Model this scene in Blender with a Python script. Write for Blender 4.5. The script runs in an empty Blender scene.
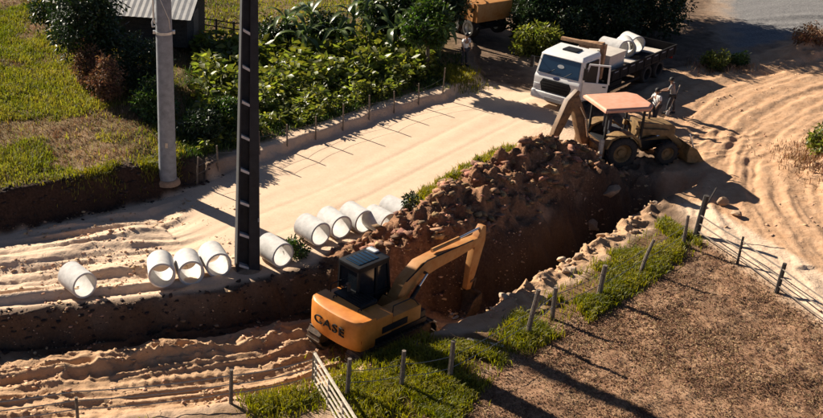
import bpy, bmesh, math, random
import numpy as np
from mathutils import Vector, Matrix, Euler
random.seed(7); rng = np.random.default_rng(11)
R = math.radians
S = bpy.context.scene
C = S.collection

# ------------------------------------------------------------------ camera, sky, sun, exposure
cam_d = bpy.data.cameras.new('camera'); cam = bpy.data.objects.new('camera', cam_d); C.objects.link(cam)
cam.location = (0, 0, 17.8)
cam.rotation_euler = (R(90 - 25.3), 0, 0)
cam_d.sensor_width = 36.0; cam_d.lens = 36.0 * 1100 / 823
cam_d.shift_x = (411.5 - 230) / 823
cam_d.clip_start = 0.5; cam_d.clip_end = 3000
S.camera = cam

SUN_EL = R(28); SUN_DIR = (-0.69, 0.724)            # where the sun stands, seen from above
w = bpy.data.worlds.new('World'); S.world = w; w.use_nodes = True
nt = w.node_tree
sky = nt.nodes.new('ShaderNodeTexSky'); sky.sky_type = 'NISHITA'; sky.sun_disc = False
sky.air_density = 0.35; sky.dust_density = 0.25; sky.sun_elevation = SUN_EL; sky.sun_rotation = math.atan2(SUN_DIR[0], SUN_DIR[1])
nt.links.new(sky.outputs[0], nt.nodes['Background'].inputs[0])
nt.nodes['Background'].inputs[1].default_value = 0.05
sl = bpy.data.lights.new('sun', 'SUN'); sun = bpy.data.objects.new('sun', sl); C.objects.link(sun)
sl.energy = 5.0; sl.angle = R(0.5); sl.color = (1.0, 0.90, 0.76)
d = Vector((-SUN_DIR[0] * math.cos(SUN_EL), -SUN_DIR[1] * math.cos(SUN_EL), -math.sin(SUN_EL)))
sun.rotation_euler = d.to_track_quat('-Z', 'Y').to_euler()
S.view_settings.view_transform = 'Standard'; S.view_settings.look = 'None'
S.view_settings.gamma = 1.0; S.view_settings.use_curve_mapping = False
S.view_settings.exposure = 1.12
S.render.resolution_x = 1024; S.render.resolution_y = 520

# ------------------------------------------------------------------ materials
MATS = {}
def mat(name, col, rough=0.7, var=0.18, scale=6.0, bump=0.15, metal=0.0, col2=None, island=0.0, transl=0.0, detail=6.0, spec=0.5, coat=0.0):
    if name in MATS: return MATS[name]
    m = bpy.data.materials.new(name); m.use_nodes = True
    n = m.node_tree.nodes; l = m.node_tree.links
    b = n['Principled BSDF']
    tc = n.new('ShaderNodeTexCoord'); nz = n.new('ShaderNodeTexNoise')
    nz.inputs['Scale'].default_value = scale; nz.inputs['Detail'].default_value = detail; nz.inputs['Roughness'].default_value = 0.65
    l.new(tc.outputs['Object'], nz.inputs['Vector'])
    rp = n.new('ShaderNodeValToRGB')
    c2 = col2 if col2 else tuple(min(1, c * (1 + var)) for c in col)
    rp.color_ramp.elements[0].position = 0.32; rp.color_ramp.elements[1].position = 0.68
    rp.color_ramp.elements[0].color = (*[c * (1 - var) for c in col], 1); rp.color_ramp.elements[1].color = (*c2, 1)
    l.new(nz.outputs['Fac'], rp.inputs['Fac'])
    out = rp.outputs['Color']
    if island > 0:
        g = n.new('ShaderNodeNewGeometry'); hs = n.new('ShaderNodeHueSaturation')
        mr = n.new('ShaderNodeMapRange'); mr.inputs['To Min'].default_value = 1 - island; mr.inputs['To Max'].default_value = 1 + island
        l.new(g.outputs['Random Per Island'], mr.inputs['Value']); l.new(mr.outputs[0], hs.inputs['Value'])
        mr2 = n.new('ShaderNodeMapRange'); mr2.inputs['To Min'].default_value = 0.5 - island * .05; mr2.inputs['To Max'].default_value = 0.5 + island * .05
        mu = n.new('ShaderNodeMath'); mu.operation = 'FRACT'; mu2 = n.new('ShaderNodeMath'); mu2.operation = 'MULTIPLY'; mu2.inputs[1].default_value = 37.7
        l.new(g.outputs['Random Per Island'], mu2.inputs[0]); l.new(mu2.outputs[0], mu.inputs[0]); l.new(mu.outputs[0], mr2.inputs['Value'])
        l.new(mr2.outputs[0], hs.inputs['Hue'])
        l.new(out, hs.inputs['Color']); out = hs.outputs['Color']
    l.new(out, b.inputs['Base Color'])
    b.inputs['Roughness'].default_value = rough; b.inputs['Metallic'].default_value = metal
    b.inputs['Specular IOR Level'].default_value = spec
    b.inputs['Coat Weight'].default_value = coat
    if bump:
        bp = n.new('ShaderNodeBump'); bp.inputs['Strength'].default_value = bump; bp.inputs['Distance'].default_value = 0.03
        l.new(nz.outputs['Fac'], bp.inputs['Height']); l.new(bp.outputs[0], b.inputs['Normal'])
    if transl:
        tr = n.new('ShaderNodeBsdfTranslucent'); mx = n.new('ShaderNodeMixShader'); mx.inputs[0].default_value = transl
        hs2 = n.new('ShaderNodeHueSaturation'); hs2.inputs['Saturation'].default_value = 1.15; hs2.inputs['Value'].default_value = 1.3
        l.new(out, hs2.inputs['Color']); l.new(hs2.outputs[0], tr.inputs['Color'])
        l.new(b.outputs[0], mx.inputs[1]); l.new(tr.outputs[0], mx.inputs[2])
        l.new(mx.outputs[0], n['Material Output'].inputs['Surface'])
    MATS[name] = m
    return m

M = {}
M['concrete'] = mat('pipe_concrete', (0.56, 0.535, 0.50), 0.85, 0.16, 5, 0.25)
M['pole_concrete'] = mat('pole_concrete', (0.20, 0.215, 0.235), 0.85, 0.25, 4, 0.2)
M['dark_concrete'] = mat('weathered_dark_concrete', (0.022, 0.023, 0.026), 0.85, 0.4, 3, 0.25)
M['galv'] = mat('galvanised_steel', (0.52, 0.52, 0.50), 0.45, 0.15, 8, 0.05, 0.6)
M['orange'] = mat('orange_machine_paint', (0.60, 0.185, 0.018), 0.5, 0.2, 2.2, 0.05, col2=(0.70, 0.26, 0.045), detail=10)
M['dusty_orange'] = mat('dusty_orange_paint', (0.52, 0.185, 0.03), 0.6, 0.25, 3.5, 0.06, col2=(0.50, 0.25, 0.08))
M['black_paint'] = mat('black_paint', (0.010, 0.010, 0.011), 0.55, 0.3, 8, 0.04, spec=0.3)
M['rubber'] = mat('rubber', (0.018, 0.017, 0.016), 0.85, 0.3, 12, 0.15, col2=(0.05, 0.04, 0.03))
M['track_steel'] = mat('muddy_track_steel', (0.06, 0.045, 0.035), 0.75, 0.4, 7, 0.3, 0.2, col2=(0.16, 0.10, 0.06))
M['glass'] = mat('dark_glass', (0.012, 0.017, 0.022), 0.12, 0.1, 2, 0.0, spec=0.7)
M['blue_glass'] = mat('windscreen_glass', (0.012, 0.03, 0.055), 0.14, 0.1, 2, 0.0, spec=0.7)
M['white_paint'] = mat('white_truck_paint', (0.74, 0.73, 0.70), 0.4, 0.07, 4, 0.02, coat=0.2)
M['brown_arm'] = mat('worn_brown_yellow_paint', (0.10, 0.05, 0.018), 0.6, 0.4, 5, 0.1, col2=(0.25, 0.13, 0.05))
M['rust_arm'] = mat('rusty_crane_paint', (0.30, 0.15, 0.07), 0.65, 0.35, 5, 0.1, col2=(0.46, 0.27, 0.14))
M['yellow'] = mat('dusty_yellow_paint', (0.17, 0.095, 0.025), 0.6, 0.35, 4, 0.06, col2=(0.30, 0.18, 0.07))
M['salmon'] = mat('faded_salmon_canopy', (0.66, 0.29, 0.17), 0.7, 0.10, 3, 0.04, col2=(0.70, 0.36, 0.24))
M['truck_dark'] = mat('dark_steel_bed', (0.014, 0.014, 0.016), 0.75, 0.4, 6, 0.1, col2=(0.022, 0.02, 0.019), spec=0.15)
M['tank'] = mat('pale_box_plastic', (0.60, 0.53, 0.45), 0.6, 0.1, 4, 0.05)
M['chrome'] = mat('bright_steel', (0.7, 0.7, 0.7), 0.25, 0.05, 8, 0.0, 0.9)
M['wood'] = mat('grey_weathered_wood', (0.16, 0.125, 0.095), 0.85, 0.4, 9, 0.4)
M['pale_wood'] = mat('pale_bare_wood', (0.46, 0.39, 0.30), 0.8, 0.3, 9, 0.3)
M['dark_wood'] = mat('dark_wood', (0.045, 0.036, 0.03), 0.85, 0.4, 9, 0.4)
M['wire'] = mat('fence_wire', (0.30, 0.28, 0.25), 0.5, 0.2, 9, 0, 0.5)
M['metal_roof'] = mat('weathered_metal_roof', (0.52, 0.49, 0.45), 0.55, 0.18, 3, 0.1)
M['stone'] = mat('pale_broken_stone', (0.47, 0.34, 0.23), 0.9, 0.3, 5, 0.5)
M['brown_stone'] = mat('earthy_stone', (0.34, 0.22, 0.135), 0.9, 0.3, 5, 0.5)
M['clod'] = mat('soil_clods', (0.24, 0.115, 0.055), 0.95, 0.3, 9, 0.5, island=0.55, col2=(0.36, 0.20, 0.11))
M['darkclod'] = mat('shade_toned_clods', (0.045, 0.026, 0.018), 0.95, 0.3, 9, 0.5, island=0.4)  # clods share the bank soil colour, darkened for shade
M['sandclod'] = mat('sand_clods', (0.50, 0.31, 0.18), 0.95, 0.3, 9, 0.5, island=0.35)
M['bark'] = mat('bark', (0.10, 0.075, 0.055), 0.9, 0.4, 8, 0.6)
M['stem'] = mat('green_stem', (0.10, 0.13, 0.04), 0.7, 0.3, 8, 0.2)
M['leaf_dark'] = mat('dark_leaves', (0.024, 0.042, 0.011), 0.5, 0.25, 2, 0, island=0.6, transl=0.18)
M['leaf_mid'] = mat('mid_leaves', (0.055, 0.095, 0.018), 0.5, 0.25, 2, 0, island=0.5, transl=0.30)
M['leaf_crop'] = mat('crop_leaves', (0.14, 0.17, 0.03), 0.42, 0.3, 1.2, 0, island=0.6, transl=0.5, col2=(0.23, 0.24, 0.055))
M['leaf_banana'] = mat('banana_leaves', (0.085, 0.125, 0.03), 0.34, 0.3, 2, 0.1, island=0.3, transl=0.35, col2=(0.15, 0.18, 0.06))
M['leaf_dry'] = mat('dry_bush_leaves', (0.20, 0.105, 0.055), 0.8, 0.3, 2, 0, island=0.5, transl=0.25)
M['grass_green'] = mat('green_grass', (0.175, 0.20, 0.022), 0.6, 0.35, 0.6, 0, island=0.5, transl=0.45, col2=(0.29, 0.25, 0.04))
M['grass_field'] = mat('field_grass', (0.12, 0.17, 0.018), 0.6, 0.35, 0.30, 0, island=0.5, transl=0.45, col2=(0.30, 0.26, 0.055))
M['grass_straw'] = mat('straw_litter', (0.23, 0.115, 0.055), 0.8, 0.4, 0.9, 0, island=0.5, transl=0.15, col2=(0.42, 0.26, 0.145))
M['skin'] = mat('skin', (0.28, 0.15, 0.09), 0.6, 0.1, 6, 0)
M['white_cloth'] = mat('white_cloth', (0.70, 0.68, 0.65), 0.85, 0.08, 6, 0.1)
M['dark_cloth'] = mat('dark_cloth', (0.03, 0.032, 0.04), 0.85, 0.2, 6, 0.1)
M['grey_cloth'] = mat('grey_cloth', (0.22, 0.21, 0.20), 0.85, 0.2, 6, 0.1)
M['hair'] = mat('dark_hair', (0.012, 0.010, 0.009), 0.7, 0.2, 9, 0.1)
M['red_lens'] = mat('tail_lamp_red', (0.35, 0.02, 0.015), 0.25, 0.1, 6, 0)
M['lamp'] = mat('lamp_lens', (0.65, 0.66, 0.66), 0.15, 0.05, 6, 0, spec=0.8)
M['emblem'] = mat('blue_emblem', (0.02, 0.05, 0.18), 0.3, 0.05, 6, 0)

# ------------------------------------------------------------------ helpers
def link(o, parent=None):
    C.objects.link(o)
    if parent is not None: o.parent = parent
    return o
def tag(o, label=None, cat=None, group=None, kind=None):
    if label: o['label'] = label
    if cat: o['category'] = cat
    if group: o['group'] = group
    if kind: o['kind'] = kind
    return o
def thing(name, label, cat, loc, rz=0, group=None, scale=1.0, rx=0, ry=0):
    o = bpy.data.objects.new(name, None); o.empty_display_size = .2
    o.location = loc; o.rotation_euler = (rx, ry, rz); o.scale = (scale,) * 3
    link(o); return tag(o, label, cat, group)
def copy_tree(o, parent=None):
    c = o.copy(); C.objects.link(c); c.parent = parent
    for ch in o.children: copy_tree(ch, c)
    return c

class MB:
    def __init__(s): s.v = []; s.f = []
    def add(s, v, f):
        o = len(s.v); s.v += [tuple(p) for p in v]; s.f += [tuple(i + o for i in q) for q in f]; return s
    def box(s, x0, x1, y0, y1, z0, z1, M4=None):
        v = [Vector(p) for p in ((x0,y0,z0),(x1,y0,z0),(x1,y1,z0),(x0,y1,z0),(x0,y0,z1),(x1,y0,z1),(x1,y1,z1),(x0,y1,z1))]
        if M4: v = [M4 @ p for p in v]
        return s.add(v, [(0,3,2,1),(4,5,6,7),(0,1,5,4),(1,2,6,5),(2,3,7,6),(3,0,4,7)])
    def prism(s, prof, y0, y1, axis='y', taper=None):
        n = len(prof)                                     # profile in (a, b), extruded along the axis
        def pt(a, b, e):
            return {'y': (a, e, b), 'x': (e, a, b), 'z': (a, b, e)}[axis]
        p1 = taper if taper else prof
        v = [pt(a, b, y0) for a, b in prof] + [pt(a, b, y1) for a, b in p1]
        f = [tuple(range(n))[::-1], tuple(range(n, 2 * n))] + [(i, (i + 1) % n, n + (i + 1) % n, n + i) for i in range(n)]
        return s.add(v, f)
    def tube(s, path, rad, n=8, cap=True):
        path = [Vector(p) for p in path]; k = len(path)
        if not hasattr(rad, '__len__'): rad = [rad] * k
        v = []; f = []
        t0 = (path[1] - path[0]).normalized()
        up = Vector((0, 0, 1)) if abs(t0.z) < .9 else Vector((1, 0, 0))
        a = t0.cross(up).normalized()
        for i, p in enumerate(path):
            t = (path[min(i + 1, k - 1)] - path[max(i - 1, 0)]).normalized()
            a = (a - t * a.dot(t)).normalized(); b = t.cross(a)
            for j in range(n):
                th = 2 * math.pi * j / n
                v.append(p + (a * math.cos(th) + b * math.sin(th)) * rad[i])
        for i in range(k - 1):
            for j in range(n):
                f.append((i * n + j, i * n + (j + 1) % n, (i + 1) * n + (j + 1) % n, (i + 1) * n + j))
        if cap: f.append(tuple(range(n))[::-1]); f.append(tuple((k - 1) * n + j for j in range(n)))
        return s.add(v, f)
    def lathe(s, prof, n=24, axis='z', M4=None, closed=False):
        v = []; f = []; k = len(prof)                     # prof of (r, h)
        for j in range(n):
            th = 2 * math.pi * j / n; c, q = math.cos(th), math.sin(th)
            for r, h in prof:
                p = {'z': (r * c, r * q, h), 'y': (r * c, h, r * q), 'x': (h, r * c, r * q)}[axis]
                v.append(M4 @ Vector(p) if M4 else p)
        m = k if closed else k - 1
        for j in range(n):
            for i in range(m):
                a0 = j * k + i; a1 = j * k + (i + 1) % k; b0 = ((j + 1) % n) * k + i; b1 = ((j + 1) % n) * k + (i + 1) % k
                f.append((a0, b0, b1, a1))
        return s.add(v, f)
    def beam(s, pts, ws, hs, side=(0, 1, 0)):
        """box-section beam through points in a plane, width ws along side, height hs in plane"""
        side = Vector(side).normalized(); pts = [Vector(p) for p in pts]; v = []; f = []; k = len(pts)
        for i, p in enumerate(pts):
            t = (pts[min(i + 1, k - 1)] - pts[max(i - 1, 0)]).normalized(); u = t.cross(side).normalized()
            a = side * ws[i] / 2; b = u * hs[i] / 2
            v += [p - a - b, p + a - b, p + a + b, p - a + b]
        for i in range(k - 1):
            for j in range(4): f.append((i*4+j, i*4+(j+1)%4, (i+1)*4+(j+1)%4, (i+1)*4+j))
        f += [(3,2,1,0), tuple((k-1)*4+j for j in range(4))]
        return s.add(v, f)
    def build(s, name, m, parent=None, bevel=0.0, smooth=False, seg=2):
        me = bpy.data.meshes.new(name); me.from_pydata(s.v, [], s.f)
        bm = bmesh.new(); bm.from_mesh(me); bmesh.ops.recalc_face_normals(bm, faces=bm.faces)
        if bevel: bmesh.ops.bevel(bm, geom=[e for e in bm.edges if len(e.link_faces) == 2 and e.calc_face_angle(0) > 0.5], offset=bevel, segments=seg, profile=.7, affect='EDGES', clamp_overlap=True)
        bm.to_mesh(me); bm.free()
        if smooth or bevel: me.shade_smooth(); me.set_sharp_from_angle(angle=R(40))
        me.materials.append(M[m] if isinstance(m, str) else m)
        return link(bpy.data.objects.new(name, me), parent)

def np_mesh(name, v, f, m, smooth=False):
    me = bpy.data.meshes.new(name); v = np.asarray(v, np.float32); f = np.asarray(f, np.int32); k = f.shape[1]
    me.vertices.add(len(v)); me.vertices.foreach_set('co', v.ravel())
    me.loops.add(f.size); me.loops.foreach_set('vertex_index', f.ravel())
    me.polygons.add(len(f)); me.polygons.foreach_set('loop_start', np.arange(0, f.size, k, dtype=np.int32))
    me.update(calc_edges=True); me.validate()
    if smooth: me.shade_smooth()
    if m: me.materials.append(M[m] if isinstance(m, str) else m)
    return me

# ------------------------------------------------------------------ noise and polylines
def h2(ix, iy, seed):
    h = (ix.astype(np.int64) * 374761393 + iy.astype(np.int64) * 668265263 + seed * 982451653) & 0xffffffff
    h = ((h ^ (h >> 13)) * 1274126177) & 0xffffffff
    h = ((h ^ (h >> 16)) * 2246822519) & 0xffffffff
    return (h ^ (h >> 15)).astype(np.float64) / 4294967295.0
def vn(x, y, seed=0):
    xi = np.floor(x); yi = np.floor(y); u = x - xi; v = y - yi
    u = u * u * u * (u * (6 * u - 15) + 10); v = v * v * v * (v * (6 * v - 15) + 10)
    a = h2(xi, yi, seed); b = h2(xi + 1, yi, seed); c = h2(xi, yi + 1, seed); e = h2(xi + 1, yi + 1, seed)
    return (a + (b - a) * u) * (1 - v) + (c + (e - c) * u) * v
def fbm(x, y, o=4, seed=0, g=.5):
    s = 0; a = 1; t = 0
    for i in range(o):
        ca, sa = math.cos(i * 1.1), math.sin(i * 1.1)
        s = s + a * vn((x * ca - y * sa) * 2 ** i, (x * sa + y * ca) * 2 ** i, seed + i); t += a; a *= g
    return s / t
def ridged(x, y, o=3, seed=0):
    s = 0; a = 1; t = 0
    for i in range(o):
        s = s + a * (1 - np.abs(2 * vn(x * 2 ** i, y * 2 ** i, seed + i) - 1)) ** 2; t += a; a *= .5
    return s / t
def sm(a, b, x):
    t = np.clip((x - a) / (b - a), 0, 1); return t * t * (3 - 2 * t)
def pl(x, y, pts):
    """signed distance (positive to the left of travel), arc length, interpolated extra value"""
    best = np.full(x.shape, 1e9); sg = np.zeros(x.shape); arc = np.zeros(x.shape); ex = np.zeros(x.shape); acc = 0
    for i in range(len(pts) - 1):
        ax, ay = pts[i][:2]; bx, by = pts[i + 1][:2]; dx, dy = bx - ax, by - ay; L = math.hypot(dx, dy)
        t = np.clip(((x - ax) * dx + (y - ay) * dy) / L ** 2, 0, 1)
        q = np.hypot(x - ax - t * dx, y - ay - t * dy); k = q < best
        best = np.where(k, q, best); cr = (dx * (y - ay) - dy * (x - ax)) / L
        sg = np.where(k, np.where(cr >= 0, 1.0, -1.0), sg); arc = np.where(k, acc + t * L, arc)
        if len(pts[0]) > 2: ex = np.where(k, pts[i][2] + t * (pts[i + 1][2] - pts[i][2]), ex)
        acc += L
    return best * sg, arc, ex

ROAD_NEAR = [(-60,18),(-20,27.2),(-7.3,30.1),(-4.67,30.7),(-.33,31.6),(1.37,33.0),(2.46,34.3),(6.5,38.0),(11.5,43.3),(15,47.0),(18,49),(24,52),(40,60),(70,75)]
ROAD_FAR = [(-60,20),(-20,31.6),(-8.3,35.3),(-2.7,38.3),(.8,41.7),(6.85,47.0),(11,50.3),(13,53),(13.6,58),(13.5,75)]
LIP = [(-60,17),(-20,27.0),(-7.3,29.95),(-4.67,30.4),(-.33,31.25),(1.2,32.1),(2.6,32.9),(4.2,33.2),(5.6,33.3),(7.5,33.7),(9.6,35.2),(12.5,37.9),(14.6,39.8),(16.4,41.2),(18.6,41.6),(20.5,41.7)]
SOUTH = [(-60,16),(-20,22.3),(-6.6,24.8),(0,26.2),(2.5,26.8),(4.4,27.9),(6.8,29.4),(8.8,30.9),(10.8,33.0),(13.8,35.8),(16.0,37.9),(18.3,39.7),(20.5,41.7)]
CREST = [(4.4,33.2,.25),(5.7,34.0,.7),(7.0,35.4,1.1),(8.8,37.5,1.2),(10.5,39.2,1.35),(12.2,40.4,1.55),(13.4,41.0,1.25),(14.8,41.8,.55),(15.5,42.0,.1)]
YARD = [(16.8,20),(18.4,30),(19.4,36),(20.2,41),(22,46),(26,50.5),(31,54.5),(38,59),(50,66)]
FIELD_N = [(1.0,20),(4.3,24),(6.1,25.9),(9.0,28.6),(12.0,31.0),(14,32.8),(16.9,35.5),(22,40.5),(60,75)]
FIELD_E = [(14.0,48),(16.0,39),(16.95,35.7),(17.6,33.2),(18.0,31.2),(18.4,29.2),(19.3,24),(21,14),(25,0)]
def field_edge(x, y):
    a, _, _ = pl(x, y, FIELD_N); b, _, _ = pl(x, y, FIELD_E)
    return np.maximum(a, b)                          # negative inside the dry field

def terrain(x, y):
    x = np.asarray(x, float); y = np.asarray(y, float)
    n, na, _ = pl(x, y, ROAD_NEAR); f, fa, _ = pl(x, y, ROAD_FAR); l, la, _ = pl(x, y, LIP); s, sa, _ = pl(x, y, SOUTH)
    c, ca, ch = pl(x, y, CREST); yd, ya, _ = pl(x, y, YARD)
    lum = fbm(x * .9, y * .9, 4, 3) - .5
    fine = fbm(x * 3.1, y * 3.1, 4, 9) - .5
    chunk = ridged(x * 1.3, y * 1.3, 3, 21)
    lip_w = (fbm(x * 1.2, y * 1.2, 3, 31) - .5) * .7
    north = sm(0.0, 0.9, s + lip_w * .5)
    depth = np.interp(x, [-20, -8, 0, 3, 6, 9, 13, 16, 18.5, 20.3], [.85, .95, 1.1, 1.2, 1.25, 1.8, 1.8, 1.4, .9, .1])
    drop = sm(0.0, 1, -(l + lip_w) / np.interp(x, [5, 7.5], [.6, 1.0])) * north
    zs = np.interp(x, [-8, 1, 4, 6, 30], [-.85, -.8, -.45, -.2, -.1])
    fbx, _, _ = pl(x, y, FIELD_E); ins = np.where(x > 15, sm(.8, -.3, fbx), 1.0)
    z = zs * (1 - north) * ins - depth * drop
    # far bank, field and garden
    fw = f + lip_w * .8
    bankh = np.interp(x, [-12, -4, -1.5, .5, 14], [1.35, 1.2, .75, .38, .30])
    inset = sm(19, 14, x)
    z = z + bankh * sm(.1, np.where(x > -1, .45, 1.1), fw) * inset + np.clip(f - 1, 0, 60) * .012 * inset * sm(0, -8, x)
    # spoil heap
    ac = np.abs(c); hs = np.clip(1 - ac / np.where(c > 0, 1.55, 2.7), 0, 1)
    lump = fbm(x * 1.5 + 4, y * 1.5, 3, 23); rid = 1 - np.abs(2 * fbm(x * 1.1, y * 1.1, 3, 27) - 1)
    heap = ch * .92 * sm(0, 1.15, hs * (.75 + .5 * lump) + .12) * (0.55 + .75 * rid) + sm(0, .3, hs) * ((lump - .45) * .55 + fine * .28 + (ridged(x * 2.1 + y, y * 2.1 - x * .6, 2, 29) - .45) * .26)
    endf = ch > .02
    z = z + np.where(endf, heap, 0) * sm(0, .4, hs)
    # low track zone: long ridges and heaps left by tracks
    low = drop * sm(6.5, 3.5, x)
    lw = l + .5 * (fbm(la * .3, l * .3, 2, 43) - .5)
    st = fbm(la * .16, lw * 3.0, 3, 41) - .5; st2 = ridged(la * .13 + 3, lw * 1.05, 2, 47)
    tread = np.maximum(0, np.sin(la * 20.0 + 6 * lum)) * sm(.56, .64, vn(la * .10 + 7, lw * 1.3, 49))
    st3 = ridged(la * .10 + 1, lw * 2.2, 2, 45)
    z = z + low * (st * .26 + st2 * .20 + st3 * .16 + (1 - np.abs(2 * vn(la * .22, lw * 4.2, 46) - 1)) ** 3 * .13 - .24 + fine * .10 + tread * .05)
    # berm between the shaded bank foot and the tracks
    for (bx, by, br, bh) in ((-5.2,28.1,.9,.35),(-3.9,28.6,.8,.42),(-2.3,29.2,.75,.55),(-1.3,29.0,.6,.35),(.9,29.9,.9,.38),(2.0,30.3,.7,.3),(-.2,29.3,.6,.3)):
        z = z + .55 * bh * np.exp(-(((x - bx) / (br * 1.5)) ** 2 + ((y - by - .22 * (x - bx)) / br) ** 2)) * (0.4 + 1.2 * chunk)
    # trench walls broken, rubble side
    tr = drop * sm(6, 8, x)
    z = z + tr * (fine * .22 + (chunk - .4) * .22)
    rub = np.exp(-((s - .1) / .6) ** 2) * sm(8.6, 9.8, x) * sm(17.5, 16, x)
    z = z + rub * ((ridged(x * 1.7 + 2, y * 1.7, 2, 33) - .35) * .42 + fine * .25)
    # left half of the road: churned and rutted
    rr = sm(.0, .5, n) * sm(0, -.5, f) * sm(0.5, -3.5, x + (y - 34) * .35)
    st = fbm(na * .17, n * 2.6, 3, 51) - .5; st2 = ridged(na * .11 + 9, n * .85, 2, 57)
    z = z + rr * (st * .46 + (st2 - .4) * .36 + fine * .08)
    road = sm(.0, .6, n) * sm(0, -.6, f)
    z = z + road * (1 - rr) * ((fbm(na * .2, n * 1.1, 2, 61) - .5) * .05 - .014 * np.exp(-((np.abs(n - 2.3 - .5 * (fbm(na * .1, na * .0, 2, 63) - .5)) - .8) / .14) ** 2))
    # yard on the right, swept by wheels
    fe = field_edge(x, y)
    fbx, _, _ = pl(x, y, FIELD_E)
    yard = sm(.0, .8, fbx) * sm(9, 6, np.abs(yd)) * sm(15.5, 17.5, x)
    ya = np.arctan2(y - 33, x - 40) * -21.8; yd = np.hypot(x - 40, y - 33) - 21.8
    st = fbm(ya * .13, yd * 2.3 + .7 * lum, 3, 71) - .5; st2 = ridged(ya * .08 + 5, yd * .8 + .6 * lum, 2, 77)
    q2 = np.hypot(x - 12, y - 62) ; a2 = np.arctan2(y - 62, x - 12) * 22; st3 = ridged(a2 * .10, q2 * 1.3 + .8 * lum, 2, 79)
    z = z + yard * (st * .20 + (st2 - .4) * .08 + (st3 - .4) * .10 * sm(.4, .6, vn(x * .25, y * .25, 81)) + fine * .06)
    # clumpy mound on the right edge and the bank by the gravel
    for (bx, by, br, bh) in ((24.6,41.0,1.3,.75),(25.8,43.2,1.2,.6),(30.8,56.6,1.3,.8),(33.2,57.6,1.2,.8),(23.9,38.8,.7,.4)):
        z = z + bh * np.exp(-((x - bx) ** 2 + (y - by) ** 2) / br ** 2) * (.6 + .8 * chunk)
    # dry field, verge, rest
    dry = sm(.1, -.4, fe) * sm(0, -.5, s)
    z = z + (1 - north) * ins * (lum * .16 + fine * .07) + dry * (chunk - .4) * .05
    z = z + sm(0.5, 2, f) * inset * (lum * .22 + fine * .06)
    # hills far off
    dist = np.hypot(x - 5, y - 40)
    z = z + sm(70, 400, dist) * (fbm(x * .012, y * .012, 3, 91) - .3) * 26
    return z

def zt(x, y): return float(terrain(np.array([x]), np.array([y]))[0])

def axis(parts):
    out = [parts[0][0]]
    for a, b, st in parts:
        n_ = max(1, int(round((b - a) / st))); out += list(np.linspace(a, b, n_ + 1)[1:])
    return np.array(out)
def geo(a, b, n_): return list(a + (b - a) * (np.geomspace(1, 60, n_) - 1) / 59)
gx = np.concatenate([[-600,-380,-230,-140,-90,-60,-42,-30,-23], axis([(-18,-8.5,.16),(-8.5,22,.085),(22,36,.14),(36,42,.5)]), [46,52,62,80,110,160,240,380,640]])
gy = np.concatenate([[-120,-50,-10,8,16,20], axis([(22,32,.06),(32,46,.085),(46,60,.14),(60,72,.25),(72,80,.8)]), [84,90,98,110,130,160,210,290,400,560,800]])
XX, YY = np.meshgrid(gx, gy); ZZ = terrain(XX, YY)
NX, NY = len(gx), len(gy)

# zones (their own soil colours), with irregular borders
jit = (fbm(XX * 1.1, YY * 1.1, 4, 5) - .5) * 1.6; jit2 = (fbm(XX * 2.3, YY * 2.3, 3, 15) - .5)
n_, na_, _ = pl(XX, YY, ROAD_NEAR); f_, fa_, _ = pl(XX, YY, ROAD_FAR); l_, _, _ = pl(XX, YY, LIP); s_, _, _ = pl(XX, YY, SOUTH)
c_, _, ch_ = pl(XX, YY, CREST); yd_, _, _ = pl(XX, YY, YARD); fe_ = field_edge(XX, YY); fb_, _, _ = pl(XX, YY, FIELD_E)
w_heap = np.where(ch_ > .02, sm(2.3, 1.7, np.abs(c_) * np.where(c_ > 0, 1.45, .8) + jit * .35), 0)
w_low = sm(0, .25, -(l_ + jit * .25)) * sm(-.2, .3, s_ + jit * .3 + .8 * sm(6, 8.5, XX))
w_bank = np.maximum(sm(.35, -.05, np.abs(l_ + .35) - .45 + jit * .15) * sm(4.5, 3, XX), sm(.5, -.1, np.abs(l_ + .65) - .55 + jit * .3) * sm(5.5, 7.5, XX) * sm(20, 18, XX))  # second band carries the shade-darkened soil onto the trench wall
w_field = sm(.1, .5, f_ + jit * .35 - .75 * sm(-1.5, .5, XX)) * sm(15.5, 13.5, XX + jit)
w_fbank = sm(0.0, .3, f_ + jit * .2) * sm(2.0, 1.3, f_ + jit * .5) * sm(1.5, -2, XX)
w_south = sm(.2, -.3, s_ + jit * .4 + .8 * sm(6, 8.5, XX))
w_dry = w_south * sm(.15, -.35, fe_ + jit * .3) * sm(4.2, 5.2, XX - (YY - 26) * .2 + jit)
w_grav = sm(-1.0, .6, yd_ - 4.4 + jit) * sm(55.5, 57.5, YY - (XX - 29) * .25 + jit * .6) * sm(26, 28.5, XX + jit - (YY - 58) * .35)
w_shade_soil = sm(14.5, 17, XX) * sm(-.5, .5, yd_ - 2.6 + jit) * (1 - w_grav)  # spreads dark litter colour that deepens the tree shade by the truck
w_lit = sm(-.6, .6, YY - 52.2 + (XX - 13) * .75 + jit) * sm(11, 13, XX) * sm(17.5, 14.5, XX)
w_bank2 = np.exp(-((yd_ - 4.0) / .7) ** 2) * sm(26.5, 28.5, XX)
w_mid = w_south * (1 - w_dry) * sm(3.0, 4.5, XX + jit) * sm(.5, -.3, fb_ + jit * .3)

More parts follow.
